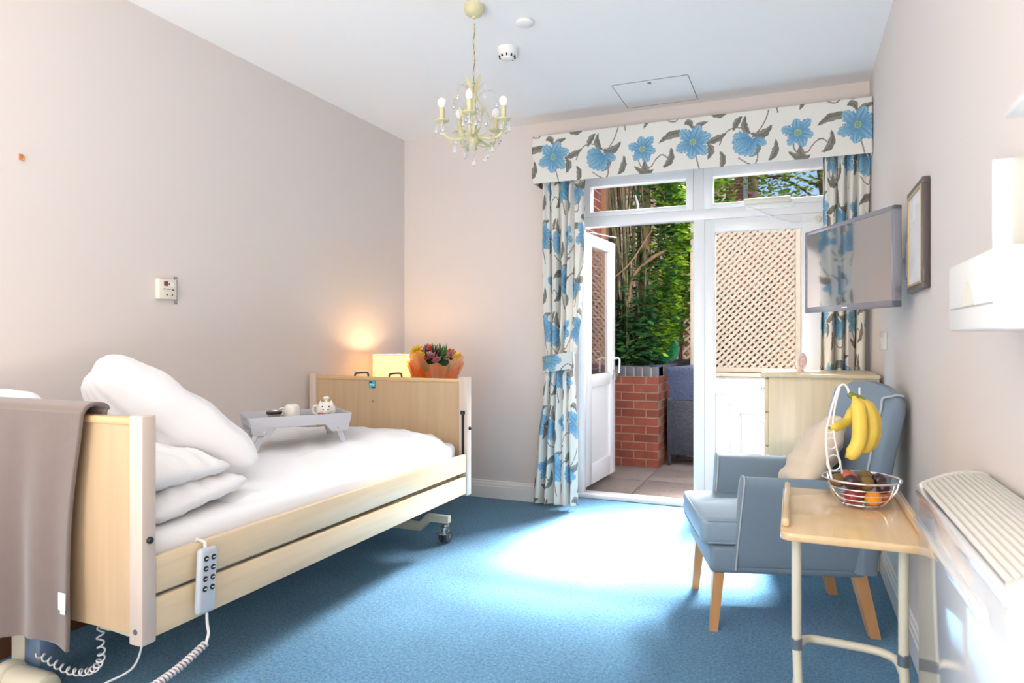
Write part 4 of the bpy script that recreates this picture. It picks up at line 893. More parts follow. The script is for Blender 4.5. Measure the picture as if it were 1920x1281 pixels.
# picture frame
pc = thing('framed_picture', 'dark brown framed picture hanging on the right wall beyond the television', 'picture', (XR, 2.78, 1.35))
y0, y1, z0, z1 = 2.60, 2.93, 1.335, 1.705
g = MB()
for b_ in ((y0, y1, z1 - .022, z1), (y0, y1, z0, z0 + .022), (y0, y0 + .022, z0 + .022, z1 - .022), (y1 - .022, y1, z0 + .022, z1 - .022)): g.box(XR - .024, XR - .002, b_[0], b_[1], b_[2], b_[3], .002)
g.obj('frame_moulding', 'frame_brown', pc)
g = MB()
for b_ in ((y0 + .02, y1 - .02, z1 - .028, z1 - .02), (y0 + .02, y1 - .02, z0 + .02, z0 + .028), (y0 + .02, y0 + .028, z0 + .028, z1 - .028), (y1 - .028, y1 - .02, z0 + .028, z1 - .028)): g.box(XR - .026, XR - .01, b_[0], b_[1], b_[2], b_[3])
g.obj('gilt_slip', 'frame_gold', pc, smooth=False)
MB().box(XR - .021, XR - .010, y0 + .024, y1 - .024, z0 + .024, z1 - .024).obj('print', 'picture', pc, smooth=False)
MB().box(XR - .0225, XR - .0215, y0 + .024, y1 - .024, z0 + .024, z1 - .024).obj('picture_glass', glass_mat('non_reflective_glass', (1, 1, 1), 1.03), pc, smooth=False)
# switch
t = thing('light_switch', 'white light switch on the right wall above the chest of drawers', 'switch', (XR, 3.86, 1.15))
MB().box(XR - .010, XR, 3.735, 3.99, 1.112, 1.198, .003).obj('switch_plate', 'ivory', t); MB().box(XR - .014, XR - .010, 3.85, 3.875, 1.14, 1.17, .001).obj('rocker', 'plastic', t)

# dispensers on the right wall, near the camera
t = thing('glove_dispenser', 'white glove box holder on the right wall, lower of the two near dispensers', 'dispenser', (XR, 1.33, 1.19))
g = MB().box(.285, XR - .002, 1.235, 1.595, 1.183, 1.312, .008)
g.obj('dispenser_box', 'plastic', t)
MB().box(.2835, .2852, 1.26, 1.57, 1.2245, 1.226).obj('box_seam', 'groove', t, smooth=False)
MB().prism([(1.37, 1.2265), (1.47, 1.2265), (1.455, 1.255), (1.435, 1.27), (1.41, 1.27), (1.385, 1.25)], 'x', .2832, .2852).obj('glove_opening', 'ivory', t)
MB().box(XR - .012, XR, 1.2, 1.66, 1.30, 1.53, .003).obj('back_plate', 'ivory', t)
MB().box(.37, XR, 1.64, 1.655, 1.30, 1.53, .003).obj('plate_edge', 'gloss_white', t)
t = thing('soap_dispenser', 'white wall dispenser at the top right corner of the view, above the glove box holder', 'dispenser', (XR, 1.05, 1.44))
MB().prism([(.29, 1.475), (.27, 1.50), (.27, 1.60), (.30, 1.66), (XR - .002, 1.69), (XR - .002, 1.475)], 'y', .82, 1.045, .01).obj('dispenser_body', 'plastic', t)
MB().box(.25, XR - .002, .80, 1.055, 1.452, 1.462, .003).obj('drip_shelf', 'gloss_white', t)
MB().box(.265, .269, .93, 1.03, 1.505, 1.585, .002).obj('front_label', 'gloss_white', t)
MB().lathe([(.008, 0), (.012, .02), (.008, .028)], (.31, .98, 1.463), 14).ball((.30, .94, 1.475), .012).obj('nozzle', 'chrome', t)
MB().box(.375, XR - .002, 1.05, 1.075, 1.32, 1.46, .004).obj('bracket_strip', 'gloss_white', t)

# ------------------------------------------------------------------ heater
t = thing('panel_heater', 'glossy white wall heater with a slatted top, near right edge of the view', 'heater', (.34, 1.5, .2))
HX, HY0, HY1, HZ = .27, 1.135, 1.868, .845
MB().box(HX + .003, XR - .002, HY0, HY1, .14, HZ - .03, .004).obj('heater_case', 'heater', t)
arc = [(HX + .004 + (XR - .006 - HX) * k / 10, HZ - .03 + .048 * math.sin(PI * (.12 + .88 * k / 10) * .62)) for k in range(11)]
for y_ in (HY0 - .003, HY1 - .019):
    MB().prism([(HX + .002, HZ - .05)] + arc + [(XR - .003, HZ - .05)], 'y', y_, y_ + .022, .002).obj('grille_end', 'heater_grille', t)
g = MB()
for k in range(13):
    xx_ = HX + .012 + (XR - .02 - HX) * k / 12.5; kk = (xx_ - HX) / (XR - HX); zz_ = HZ - .032 + .048 * math.sin(PI * (.12 + .88 * kk) * .62)
    g.box(-.003, .003, HY0 + .02, HY1 - .02, -.008, .002, .001, Matrix.Translation((xx_, 0, zz_)) @ Matrix.Rotation(.5, 4, 'Y'))
g.obj('grille_slats', 'heater_grille', t)
MB().box(HX + .02, XR - .01, HY0 + .02, HY1 - .02, HZ - .035, HZ - .03).obj('grille_well', 'groove', t, smooth=False)
MB().box(HX - .004, HX + .012, HY0 - .005, HY1 + .001, HZ - .048, HZ - .026, .004).obj('front_lip', 'heater', t)
MB().box(HX - .010, HX + .004, HY0 + .12, HY1 - .01, HZ - .115, HZ - .095, .003).obj('front_trim', 'heater', t)

# ------------------------------------------------------------------ chest of drawers with ornament
t = thing('chest_of_drawers', 'maple chest of drawers in the right corner behind the armchair', 'chest of drawers', (.12, 4.1, 0))
MB().box(-.125, .395, 3.86, 4.33, 0, .965, .003).obj('carcass', 'dresser', t)
MB().box(-.165, .397, 3.82, 4.36, .965, .985, .008, None, 3).obj('chest_top', 'dresser', t)
for k in range(5):
    z_ = .06 + k * .18
    dw = MB().box(-.146, -.1255, 3.875, 4.315, z_, z_ + .172, .003).obj('drawer', 'dresser', t)
    MB().tube(catmull([(-.147, 4.02, z_ + .10), (-.168, 4.03, z_ + .102), (-.170, 4.095, z_ + .102), (-.168, 4.16, z_ + .102), (-.147, 4.17, z_ + .10)], 4), .005, 8).obj('drawer_handle', 'chrome', dw)
p = (.03, 4.16, .985)
t = thing('ornament', 'small pale pink oval ornament on the chest of drawers', 'ornament', p)
OM = Matrix.Translation((p[0], p[1], p[2])) @ Matrix.Rotation(YAW, 4, 'Z') @ Matrix.Rotation(.12, 4, 'Y')
om = mat('pale_pink_porcelain', (245, 228, 226), .2)
MB().ball((0, 0, .052), (.032, .012, .052), 22, 14, OM).obj('ornament_plate', om, t)
MB().tube([(OM @ Vector((.018 * math.cos(q_), -.012, .052 + .030 * math.sin(q_)))) for q_ in [2 * PI * i / 24 for i in range(24)]], .005, 8, closed=True).ball((0, -.012, .045), (.006, .006, .018), 12, 8, OM).obj('ornament_relief', mat('pink_relief', (232, 205, 203), .25), t)
MB().lathe([(.024, 0), (.022, .006), (.010, .010)], p, 18).obj('ornament_foot', om, t)

# ------------------------------------------------------------------ armchair  local: x forward, y near side
ac = thing('armchair', 'pale blue upholstered armchair with grey piping and wooden legs, on the blue carpet', 'armchair', (-.068, 3.144, 0), math.atan2(-.277, -.961), local=True)
def leg(x0, y0, x1, y1, zt, w0, w1):
    b = MB(); b.add([(x0 - w0, y0 - w0, zt), (x0 + w0, y0 - w0, zt), (x0 + w0, y0 + w0, zt), (x0 - w0, y0 + w0, zt), (x1 - w1, y1 - w1, 0), (x1 + w1, y1 - w1, 0), (x1 + w1, y1 + w1, 0), (x1 - w1, y1 + w1, 0)], [(0, 1, 2, 3), (7, 6, 5, 4), (0, 1, 5, 4), (1, 2, 6, 5), (2, 3, 7, 6), (3, 0, 4, 7)])
    b.obj('leg', 'leg_wood', ac, smooth=False)
for s in (-1, 1): leg(.285, s * .225, .308, s * .232, .27, .022, .015); leg(-.24, s * .225, -.305, s * .232, .27, .026, .019)
# seat base and front border
MB().box(-.27, .325, -.262, .262, .235, .345, .022, seg=3).obj('seat_base', 'chair_blue', ac)
# cushion
def soft_box(x0, x1, y0, y1, z0_, z1_, r, crown=.012, taper=0):
    b = MB(); b.box(x0, x1, y0, y1, z0_, z1_, r, seg=4)
    return b
sc = soft_box(-.16, .362, -.262, .262, .347, .455, .028)
o = sc.obj('seat_cushion', 'chair_vinyl', ac)
for zz_ in (.445, .357):
    MB().tube([(-.13, .258, zz_), (.33, .258, zz_), (.352, .24, zz_), (.358, .2, zz_), (.358, -.2, zz_), (.352, -.24, zz_), (.33, -.258, zz_), (-.13, -.258, zz_)], .0045, 8).obj('cushion_piping', 'chair_vinyl', o)
# arms: closed side panels, waisted front outline, rounded top, extruded along x and tapering to the back
def arm(s):
    def outline(t_, x):
        # cross-section across the chair at depth x : list of (y,z)
        flare = .012
        zt_ = .628 - .012 * max(0, (.2 - x)) / .45
        yo = [.272, .278, .292, .300, .306, .308, .302, .286, .262, .240, .226, .222, .228, .232]
        zo = [.255, .34, .46, .53, .575, zt_ - .030, zt_ - .010, zt_, zt_ - .002, zt_ - .014, zt_ - .040, .52, .42, .255]
        return [(s * y_, z_) for y_, z_ in zip(yo, zo)]
    xs = [-.30, -.29, -.2, -.1, 0, .1, .175, .198, .208]
    vs = []; n = 14
    for i, x in enumerate(xs):
        sh = 0 if 0 < i < len(xs) - 1 else .010
        if i == len(xs) - 1: sh = .014
        for (y_, z_) in outline(0, x):
            cy = s * .262; cz = .45; vs.append((x + (.028 * (1 - (z_ - .25) / .38) if i > 5 else 0), cy + (y_ - cy) * (1 - sh * 4), cz + (z_ - cz) * (1 - sh * .8)))
    fs = [(i * n + k, i * n + (k + 1) % n, (i + 1) * n + (k + 1) % n, (i + 1) * n + k) for i in range(len(xs) - 1) for k in range(n)]
    fs += [tuple(range(n)), tuple((len(xs) - 1) * n + k for k in range(n))[::-1]]
    b = MB().add(vs, fs); o = b.obj('arm', 'chair_blue', ac); mod(o, 'SUBSURF', levels=2, render_levels=2)
    i = len(xs) - 2
    pts = [vs[i * n + k] for k in range(0, 13)]
    MB().tube(catmull([(p_[0] + .003, p_[1] * 1.0, p_[2]) for p_ in pts], 4), .0036, 8).obj('arm_piping', 'piping', o)
arm(1); arm(-1)
# back: slab with rounded shoulders leaning backwards
def backf():
    ny, nz = 26, 22; prof_ = []
    def top_z(y_): return .988 - .055 * (abs(y_) / .3) ** 2.6
    def hw(z_): return .300 - .02 * max(0, (.62 - z_) / .35)
    vs = []; rings = []
    # closed horizontal rings at increasing height fraction
    for j in range(nz + 1):
        v = j / nz; ring = []
        N = 48
        for k in range(N):
            a = 2 * PI * k / N; cy, cx_ = math.cos(a), math.sin(a)
            sy = math.copysign(abs(cy) ** .30, cy); sx_ = math.copysign(abs(cx_) ** .55, cx_)
            y_ = sy * .296; zt_ = top_z(y_); z_ = .26 + (zt_ - .26) * v
            lean = -.12 * ((z_ - .26) / .70) ** 1.35
            th = .050 * (1 - .0 * v); 
            if v > .9: q_ = (v - .9) / .1; th *= math.sqrt(max(0, 1 - q_ ** 2 * .96)); y_ *= 1 - .03 * q_ ** 2
            x = -.262 + lean + sx_ * th + (.010 * (1 - (y_ / .296) ** 2) if sx_ > 0 else 0)
            if z_ > .62: x += 0
            ring.append((x, y_, z_))
        vs += ring
    N = 48; fs = [(j * N + k, j * N + (k + 1) % N, (j + 1) * N + (k + 1) % N, (j + 1) * N + k) for j in range(nz) for k in range(N)]
    fs += [tuple(range(N)), tuple(nz * N + k for k in range(N))[::-1]]
    return vs, fs
vs, fs = backf(); o = MB().add(vs, fs).obj('backrest', 'chair_blue', ac)
for s in (1, -1):
    pts = []
    for z_ in (.60, .68, .76, .84, .90, .935, .955):
        lean = -.12 * ((z_ - .26) / .70) ** 1.35; pts.append((-.262 + lean + .0495 - (.02 if z_ > .95 else 0), s * (.262 if z_ < .93 else .255), z_))
    pts = pts[:-1] + [(pts[-1][0] - .006, s * .264, .945), (pts[-1][0] - .022, s * .268, .950), (pts[-1][0] - .045, s * .271, .946)]
    MB().tube(catmull(pts, 5), .005, 8).obj('back_piping', 'piping', o)
# cushion
cu = pillow('scatter_cushion', 'cream crumpled scatter cushion leaning in the blue armchair', (0, 0, 0), (0, 0, 0), .42, .40, .15, 9, m='cushion'); cu['category'] = 'cushion'
MC = Matrix.Translation((-.068, 3.144, 0)) @ Matrix.Rotation(math.atan2(-.277, -.961), 4, 'Z')
cu.location = MC @ Vector((-.115, .045, .635)); 
cm = MC.to_3x3() @ Matrix(((.12, -.55, .83), (.95, .30, .06), (-.28, .78, .56))).transposed().transposed()
exv = MC.to_3x3() @ Vector((.06, .93, .36)); ezv = MC.to_3x3() @ Vector((.84, -.10, .50))
cu.rotation_euler = axes_rot(exv, ezv)

# ------------------------------------------------------------------ overbed table
t = thing('side_table', 'beech-topped side table on cream tubular legs beside the armchair', 'table', (.15, 2.25, 0))
TZ = .655; tx0_, tx1_, ty0_, ty1_ = -.035, .322, 1.945, 2.55
poly = []
for (cx_, cy_, a0) in ((tx1_ - .03, ty0_ + .03, -90), (tx1_ - .03, ty1_ - .03, 0), (tx0_ + .03, ty1_ - .03, 90), (tx0_ + .03, ty0_ + .03, 180)):
    for k in range(6): a = math.radians(a0 + k * 18); poly.append((cx_ + .03 * math.cos(a), cy_ + .03 * math.sin(a)))
MB().prism(poly, 'z', TZ - .022, TZ, .004).obj('table_top', 'table_wood', t)
for x in (tx0_ + .014, tx1_ - .014): MB().box(x - .010, x + .010, ty0_ + .055, ty1_ - .03, TZ - .001, TZ + .024, .008, seg=3).obj('edge_lip', 'table_wood', t)
for xi, x in enumerate((.006, .262)):
    y_ = 2.02
    MB().tube([(x, y_, TZ - .022), (x, y_, .335)], .0125, 16).obj('leg', 'cream_metal', t)
    MB().lathe([(.0150, 0), (.0150, .028), (.0135, .030)], (x, y_, .322), 18).obj('leg_collar', 'grey_metal', t)
    MB().lathe([(.004, 0), (.004, .003)], n=10, mtx=Matrix.Translation((x, y_ - .0145, .345)) @ Matrix.Rotation(PI / 2, 4, 'X')).obj('leg_screw', 'grey_metal', t)
    MB().tube(catmull([(x, y_, .325), (x + .003, y_ - .01, .25), (x + .008, y_ - .04, .12), (x + .008, y_ - .06, .05), (x + .006, y_ - .03, .0135), (x + .004, y_ + .1, .0135), (x, y_ + .48, .0135)], 6), .0118, 14).obj('foot_tube', 'cream_metal', t)
MB().tube(catmull([(.006, 2.02, .318), (.012, 2.06, .318), (.03, 2.10, .318), (.07, 2.115, .316), (.19, 2.115, .312), (.235, 2.10, .310), (.255, 2.07, .308), (.262, 2.02, .300)], 6), .0115, 14).obj('cross_tube', 'cream_metal', t)
for x in (.03, .30): MB().lathe([(.018, 0), (.018, .006)], (x, ty0_ + .04, TZ - .028), 14).obj('leg_plug', 'black', t)

# ------------------------------------------------------------------ fruit bowl and fruit
bc = Vector((.190, 2.345, TZ)); 
t = thing('fruit_bowl', 'chrome wire fruit bowl with a tall banana hook standing on the side table', 'fruit bowl', tuple(bc))
def brad(z_): return .052 + (.106 - .052) * (min(1, z_ / .095)) ** .62
def ringpts(r, z_, n=48, wob=0): return [(bc.x + r * math.cos(2 * PI * k / n), bc.y + r * math.sin(2 * PI * k / n), bc.z + z_ + wob * math.cos(2 * 2 * PI * k / n)) for k in range(n)]
g = MB()
for z_ in (.012, .028, .045, .062): g.tube(ringpts(brad(z_ - .006), z_), .0018, 6, closed=True)
g.obj('bowl_wires', 'chrome', t)
MB().tube(ringpts(.109, .086), .0032, 8, closed=True).obj('bowl_rim', 'chrome', t)
MB().tube(ringpts(.048, .008, 36), .0028, 8, closed=True).obj('base_ring', 'chrome', t)
for k in range(4):
    a = k * PI / 2 + .6
    MB().ball((bc.x + .048 * math.cos(a), bc.y + .048 * math.sin(a), bc.z + .0035), (.005, .005, .0035), 10, 6).obj('bowl_foot', 'chrome', t)
for a in (-.25, -1.1, .9, 2.2, 3.3):
    c, s = math.cos(a + YAW), math.sin(a + YAW)
    MB().tube(catmull([(bc.x + c * .040, bc.y + s * .040, bc.z + .008), (bc.x + c * .068, bc.y + s * .068, bc.z + .016), (bc.x + c * .095, bc.y + s * .095, bc.z + .045), (bc.x + c * .109, bc.y + s * .109, bc.z + .086)], 6), .003, 8).obj('bowl_strut', 'chrome', t)
# hook frame: from rim at camera-left up in a narrow teardrop
def cr(r, f_, z_): return Vector((bc.x + r * ca - f_ * sa, bc.y + r * sa + f_ * ca, bc.z + z_))
MB().tube(catmull([cr(-.100, -.02, .088), cr(-.108, -.01, .15), cr(-.107, 0, .22), cr(-.094, 0, .285), cr(-.078, 0, .340), cr(-.066, 0, .366), cr(-.053, 0, .372), cr(-.042, 0, .362), cr(-.036, 0, .340)], 8), .0034, 8).obj('hook_wire', 'white_wire', t)
MB().tube(catmull([cr(-.046, .02, .088), cr(-.060, .01, .13), cr(-.078, 0, .19), cr(-.086, 0, .25), cr(-.080, 0, .305), cr(-.066, 0, .362)], 8), .0030, 8).obj('hook_wire', 'white_wire', t)
for z_, r_ in ((.132, .021), (.192, .015), (.235, .010)):
    cxr = {.132: -.084, .192: -.092, .235: -.096}[z_]
    MB().tube([cr(cxr + r_ * math.cos(q_), 0, z_ + r_ * 1.15 * math.sin(q_)) for q_ in [2 * PI * i / 28 for i in range(28)]], .0022, 6, closed=True).obj('scroll_ring', 'white_wire', t)
MB().tube([cr(.0, .01, .335), cr(.0, .01, .362)], .0028, 8).obj('hook_tip', 'white_wire', t)
# bananas
bn = mat('banana_skin', (226, 196, 82), .45, vary=.14, vscale=18, bump=.03, bscale=60)
bt = mat('banana_tip', (120, 130, 50), .6)
hand = thing('banana_bunch', 'bunch of yellow bananas hanging from the hook of the fruit bowl', 'bananas', tuple(cr(-.02, 0, .335)))
MB().tube([cr(-.040, 0, .345), cr(-.030, -.004, .338), cr(-.012, -.004, .330), cr(.004, -.004, .322)], [.007, .010, .012, .010], 12).obj('bunch_crown', bt, hand)
def banana(P, R):
    pts = catmull(P, 8); n = len(pts); rad = []
    for i in range(n):
        u_ = i / (n - 1)
        e_ = min(1, .34 + max(0, (u_ - .05)) * 4.5) * (1 if u_ < .78 else max(.22, 1 - ((u_ - .78) / .22) ** 2 * .78)); rad.append(R * e_)
    return MB().tube(pts, rad, 7).obj('banana', bn, hand), pts[-1]
for P, R in (([cr(-.034, -.022, .338), cr(-.030, -.038, .310), cr(-.030, -.05, .26), cr(-.036, -.055, .205), cr(-.052, -.05, .170), cr(-.066, -.042, .158)], .0235),
             ([cr(-.014, -.012, .330), cr(.004, -.020, .305), cr(.016, -.026, .265), cr(.016, -.028, .222), cr(.000, -.026, .186), cr(-.022, -.022, .174)], .0225),
             ([cr(-.004, 0, .328), cr(.020, -.002, .306), cr(.038, -.004, .262), cr(.038, -.004, .216), cr(.020, -.002, .183), cr(.0, .0, .174)], .0205),
             ([cr(.004, .012, .325), cr(.036, .026, .30), cr(.058, .028, .26), cr(.056, .028, .22), cr(.040, .014, .19), cr(.018, .012, .178)], .0205),
             ([cr(-.015, .014, .315), cr(-.014, .03, .285), cr(-.026, .03, .258), cr(-.052, .02, .246), cr(-.076, .008, .242), cr(-.098, .0, .240)], .017)):
    o, e_ = banana(P, R)
    mod(o, 'SUBSURF', levels=1, render_levels=2)
    MB().ball(tuple(e_), .005, 8, 6).obj('banana_tip', bt, o)
fr_m = {'plum': mat('plum_skin', (62, 34, 44), .3, vary=.2, vscale=20, coat=.3), 'kiwi': mat('kiwi_skin', (128, 104, 62), .8, bump=.4, bscale=120), 'apple': mat('red_apple_skin', (190, 92, 62), .3, vary=.3, vscale=22, coat=.3), 'orange': mat('orange_peel', (246, 150, 28), .45, bump=.25, bscale=260), 'peach': mat('nectarine_skin', (206, 110, 70), .4, vary=.25, vscale=14), 'red': mat('dark_red_skin', (140, 46, 48), .3, vary=.2, vscale=14, coat=.3)}
def fruit(kind, label, cat, r, f_, z_, rad, m, flat=1.0):
    pos = cr(r, f_, z_); b = MB(); n = 14
    pr = [(rad * math.sin(PI * i / n) * (1) + 0 if 0 < i < n else .0012, -rad * flat * math.cos(PI * i / n) * (1 if i < n - 1 else (.97 if i == n - 1 else .90))) for i in range(n + 1)]
    b.lathe(pr, n=24); o = thing(kind, label, cat, tuple(pos), local=True, group=None)
    b.obj('fruit_skin', fr_m[m], o)
    MB().tube([(0, 0, rad * flat * .86), (.002, 0, rad * flat * 1.04)], .0016, 6).obj('stalk', 'stem', o)
    o.rotation_euler = (random.uniform(-.5, .5), random.uniform(-.5, .5), 0)
fruit('orange', 'bright orange mandarin low at the front of the fruit bowl', 'orange', .010, -.050, .034, .0245, 'orange', .88)
fruit('nectarine', 'orange-red nectarine low at the right of the mandarin', 'nectarine', .055, -.018, .034, .024, 'peach', .95)
fruit('apple', 'dark red apple low at the left of the mandarin', 'apple', -.040, -.030, .038, .026, 'red', .95)
fruit('plum', 'large dark purple plum at the front left, above the dark red apple', 'plum', -.046, -.034, .079, .0245, 'plum', .95)
fruit('kiwi', 'brown kiwi at the back left rim of the fruit bowl', 'kiwi', -.062, .022, .074, .022, 'kiwi', 1.0)
fruit('apple', 'orange-flushed apple behind the plum in the fruit bowl', 'apple', -.030, .022, .082, .026, 'apple', .92)
fruit('kiwi', 'brown kiwi in the middle of the fruit bowl above the mandarin', 'kiwi', .006, -.018, .072, .0235, 'kiwi', .95)
fruit('kiwi', 'brown kiwi behind the middle one, highest at the back of the bowl', 'kiwi', .028, .028, .082, .0225, 'kiwi', .95)
fruit('plum', 'dark plum at the right of the bowl, topmost there', 'plum', .060, .012, .075, .024, 'plum', .95)
fruit('plum', 'dark plum in front of the topmost right plum', 'plum', .050, -.032, .062, .020, 'plum', .95)
fruit('nectarine', 'nectarine hidden low in the middle of the fruit bowl under the kiwis', 'nectarine', .0, .012, .034, .024, 'peach', .95)

# ------------------------------------------------------------------ garden
struct(MB().box(-8, 9, 4.93, 25, -.10, -.012).obj('patio_ground', 'joint', smooth=False))
g = MB(); jx = -1.130
for i in range(-4, 5):
    for j in range(0, 6):
        x0 = jx + i * .60; y0_ = 5.09 + (j - 1) * .545 - (.0 if i < 0 else .0)
        y0b = max(4.93, y0_ + .004)
        if y0_ + .541 > y0b: g.box(x0 + .004, x0 + .596, y0b, y0_ + .541, -.05, -.003 + .001 * math.sin(i * 3 + j), .002)
struct(g.obj('patio_paving', 'paving'))
# litter of small fallen leaves
g = MB()
for k in range(90):
    x, y_ = -1.4 + random.random() * .35 + (random.random() ** 2) * .5, 4.97 + random.random() * 1.1; a = random.uniform(0, PI); l_ = random.uniform(.006, .02)
    dx, dy = math.cos(a) * l_, math.sin(a) * l_
    g.add([(x - dx, y_ - dy, .001), (x + dy * .25, y_ - dx * .25, .0035), (x + dx, y_ + dy, .001), (x - dy * .25, y_ + dx * .25, .003)], [(0, 1, 2, 3)])
tag(g.obj('leaf_litter', 'stem', smooth=False), 'tiny brown dead leaves scattered over the paving slabs outside the door', 'leaves', kind='stuff')
# planter
pl_ = thing('brick_planter', 'red brick planter with dark blue-grey coping outside the open door', 'planter', (-1.6, 7.0, 0))
MB().box(-2.4, -1.125, 6.17, 6.28, 0, .815).obj('front_wall', 'brick_x', pl_, smooth=False)
MB().box(-1.235, -1.126, 6.28, 8.6, 0, .815).obj('side_wall', 'brick_y', pl_, smooth=False)
MB().box(-2.4, -1.128, 6.175, 8.6, .815, .822).obj('mortar_bed', 'mortar', pl_, smooth=False)
g = MB(); x = -1.120; k = 0
while x > -2.3: g.box(x - .066, x, 6.16, 6.375, .822, .912, .004); x -= .077
y_ = 6.38
while y_ < 8.5: g.box(-1.335, -1.118, y_, y_ + .066, .822, .912, .004); y_ += .077
g.obj('coping', 'coping', pl_); MB().box(-2.4, -1.12, 6.165, 6.37, .822, .905).box(-1.33, -1.125, 6.3, 8.6, .822, .905).obj('coping_mortar', 'mortar', pl_, smooth=False)
MB().box(-2.4, -1.3, 6.36, 8.6, .5, .895).obj('planter_soil', 'soil', pl_, smooth=False)
# boundary walls
struct(MB().box(-1.85, -1.62, 4.93, 6.15, 0, 3.6).obj('boundary_wall_left', 'brick_dk', smooth=False))
struct(MB().box(-.90, .16, 7.45, 7.65, 0, 2.25).obj('garden_wall_behind_trellis', 'brick_w', smooth=False))
struct(MB().box(-4, 4.5, 9.3, 9.5, 0, 2.25).obj('boundary_wall_back', 'brick_w', smooth=False))
tag(MB().box(-1.66, -1.57, 6.02, 6.11, 0, 3.5, .004).obj('timber_post', wood('brown_post', (120, 88, 66), 'z')), 'tall brown timber post at the end of the left boundary wall', 'post')
# trellises
def trellis(name, label, x0, x1, y_, z0_, z1_, pitch, wd, m, frame=.045, pm=None, pitch2=None):
    t = thing(name, label, 'trellis', ((x0 + x1) / 2, y_, z0_))
    for lay, sgn in ((0, 1), (1, -1)):
        g = MB(); W_ = x1 - x0; Hh = z1_ - z0_; st_ = (pitch if lay == 0 else pitch2 or pitch) * math.sqrt(2); k = -Hh
        while k < W_:
            a0, b0 = k, 0; a1, b1 = k + Hh, Hh
            if a0 < 0: b0 = -a0; a0 = 0
            if a1 > W_: b1 = Hh - (a1 - W_); a1 = W_
            if b1 - b0 > .02:
                if sgn > 0: p0, p1 = (x0 + a0, z0_ + b0), (x0 + a1, z0_ + b1)
                else: p0, p1 = (x1 - a0, z0_ + b0), (x1 - a1, z0_ + b1)
                dx, dz = p1[0] - p0[0], p1[1] - p0[1]; l_ = math.hypot(dx, dz); nx, nz = -dz / l_ * wd / 2, dx / l_ * wd / 2
                ya, yb = (y_ + lay * .013, y_ + lay * .013 + .012)
                q4 = [(p0[0] - nx, p0[1] - nz), (p1[0] - nx, p1[1] - nz), (p1[0] + nx, p1[1] + nz), (p0[0] + nx, p0[1] + nz)]
                g.add([(a, ya, b) for a, b in q4] + [(a, yb, b) for a, b in q4], [(0, 1, 2, 3), (4, 5, 6, 7), (0, 1, 5, 4), (1, 2, 6, 5), (2, 3, 7, 6), (3, 0, 4, 7)])
            k += st_
        g.obj('diagonal_slats', m, t, smooth=False)
    if frame:
        MB().box(x0 - frame * .5, x0 + frame * .5, y_ - .01, y_ + .035, z0_, z1_, .002).box(x1 - frame * .5, x1 + frame * .5, y_ - .01, y_ + .035, z0_, z1_, .002).box(x0, x1, y_ - .01, y_ + .035, z0_ - .02, z0_ + .025, .002).box(x0, x1, y_ - .01, y_ + .035, z1_ - .03, z1_, .002).obj('trellis_frame', pm or m, t)
    return t
trellis('garden_trellis', 'cream diagonal trellis panel seen through the closed right door', -.93, .035, 6.95, .86, 2.34, .043, .0245, 'trellis', pitch2=.054)
trellis('garden_trellis', 'brown weathered trellis behind the climbing plants', -3.0, -.80, 8.7, 0, 3.0, .085, .03, 'trellis_old')
tag(MB().box(.06, .145, 6.93, 7.02, 0, 2.42, .004).obj('trellis_post', 'post'), 'pale square timber post at the right end of the cream trellis', 'post')
t = thing('timber_bench_rail', 'pale wooden boards along the foot of the cream trellis', 'boards', (-.4, 6.9, .8))
MB().box(-.98, .06, 6.86, 6.93, .80, .835, .003).obj('upper_board', 'post', t); MB().box(-.98, .06, 6.88, 6.99, .0, .795, .003).obj('lower_board', 'post', t)
# wall seen to the right of the trellis
struct(MB().box(.17, 3.0, 7.5, 7.7, 0, 1.9).obj('brick_wall_right', 'brick_w', smooth=False))
# rattan chair
rc = thing('rattan_armchair', 'black woven rattan armchair standing on the patio beside the brick planter', 'chair', (-.8, 6.5, 0))
def weave(name, m, fx_, nu, nv, parent):
    g = MB()
    for j in range(nv):
        for i in range(nu):
            if (i + j) % 2: continue
            g.add([fx_(i / nu, j / nv, 0), fx_((i + 1) / nu, j / nv, 0), fx_((i + 1) / nu, (j + 1) / nv, 0), fx_(i / nu, (j + 1) / nv, 0), fx_((i + .5) / nu, (j + .5) / nv, .006)], [(0, 1, 4), (1, 2, 4), (2, 3, 4), (3, 0, 4)])
    return g.obj(name, m, parent, smooth=False)
def bk(u_, v_, o_): z_ = .60 + .30 * v_; return (-1.055 + .345 * u_ - .04 * v_ * (1 - u_), 6.36 - o_ - .01, z_)
MB().prism([(-1.055, .60), (-.71, .60), (-.70, .915), (-.86, .925), (-1.095, .90), (-1.07, .75)], 'y', 6.36, 6.40, .004).obj('back_panel', 'rattan_blue', rc)
weave('back_weave', 'rattan_blue', bk, 28, 24, rc)
MB().box(-1.065, -.70, 6.34, 6.80, .10, .60, .01).obj('seat_body', 'rattan', rc)
weave('seat_weave', 'rattan', lambda u_, v_, o_: (-1.06 + .355 * u_, 6.34 - o_, .12 + .47 * v_), 28, 36, rc)
for x, y_ in ((-1.065, 6.37), (-.72, 6.37), (-1.05, 6.77), (-.72, 6.77)):
    MB().prism([(x - .012, 0), (x + .014, 0), (x + .024, .62), (x - .016, .62)], 'y', y_ - .02, y_ + .02, .003).obj('leg', 'rattan', rc)
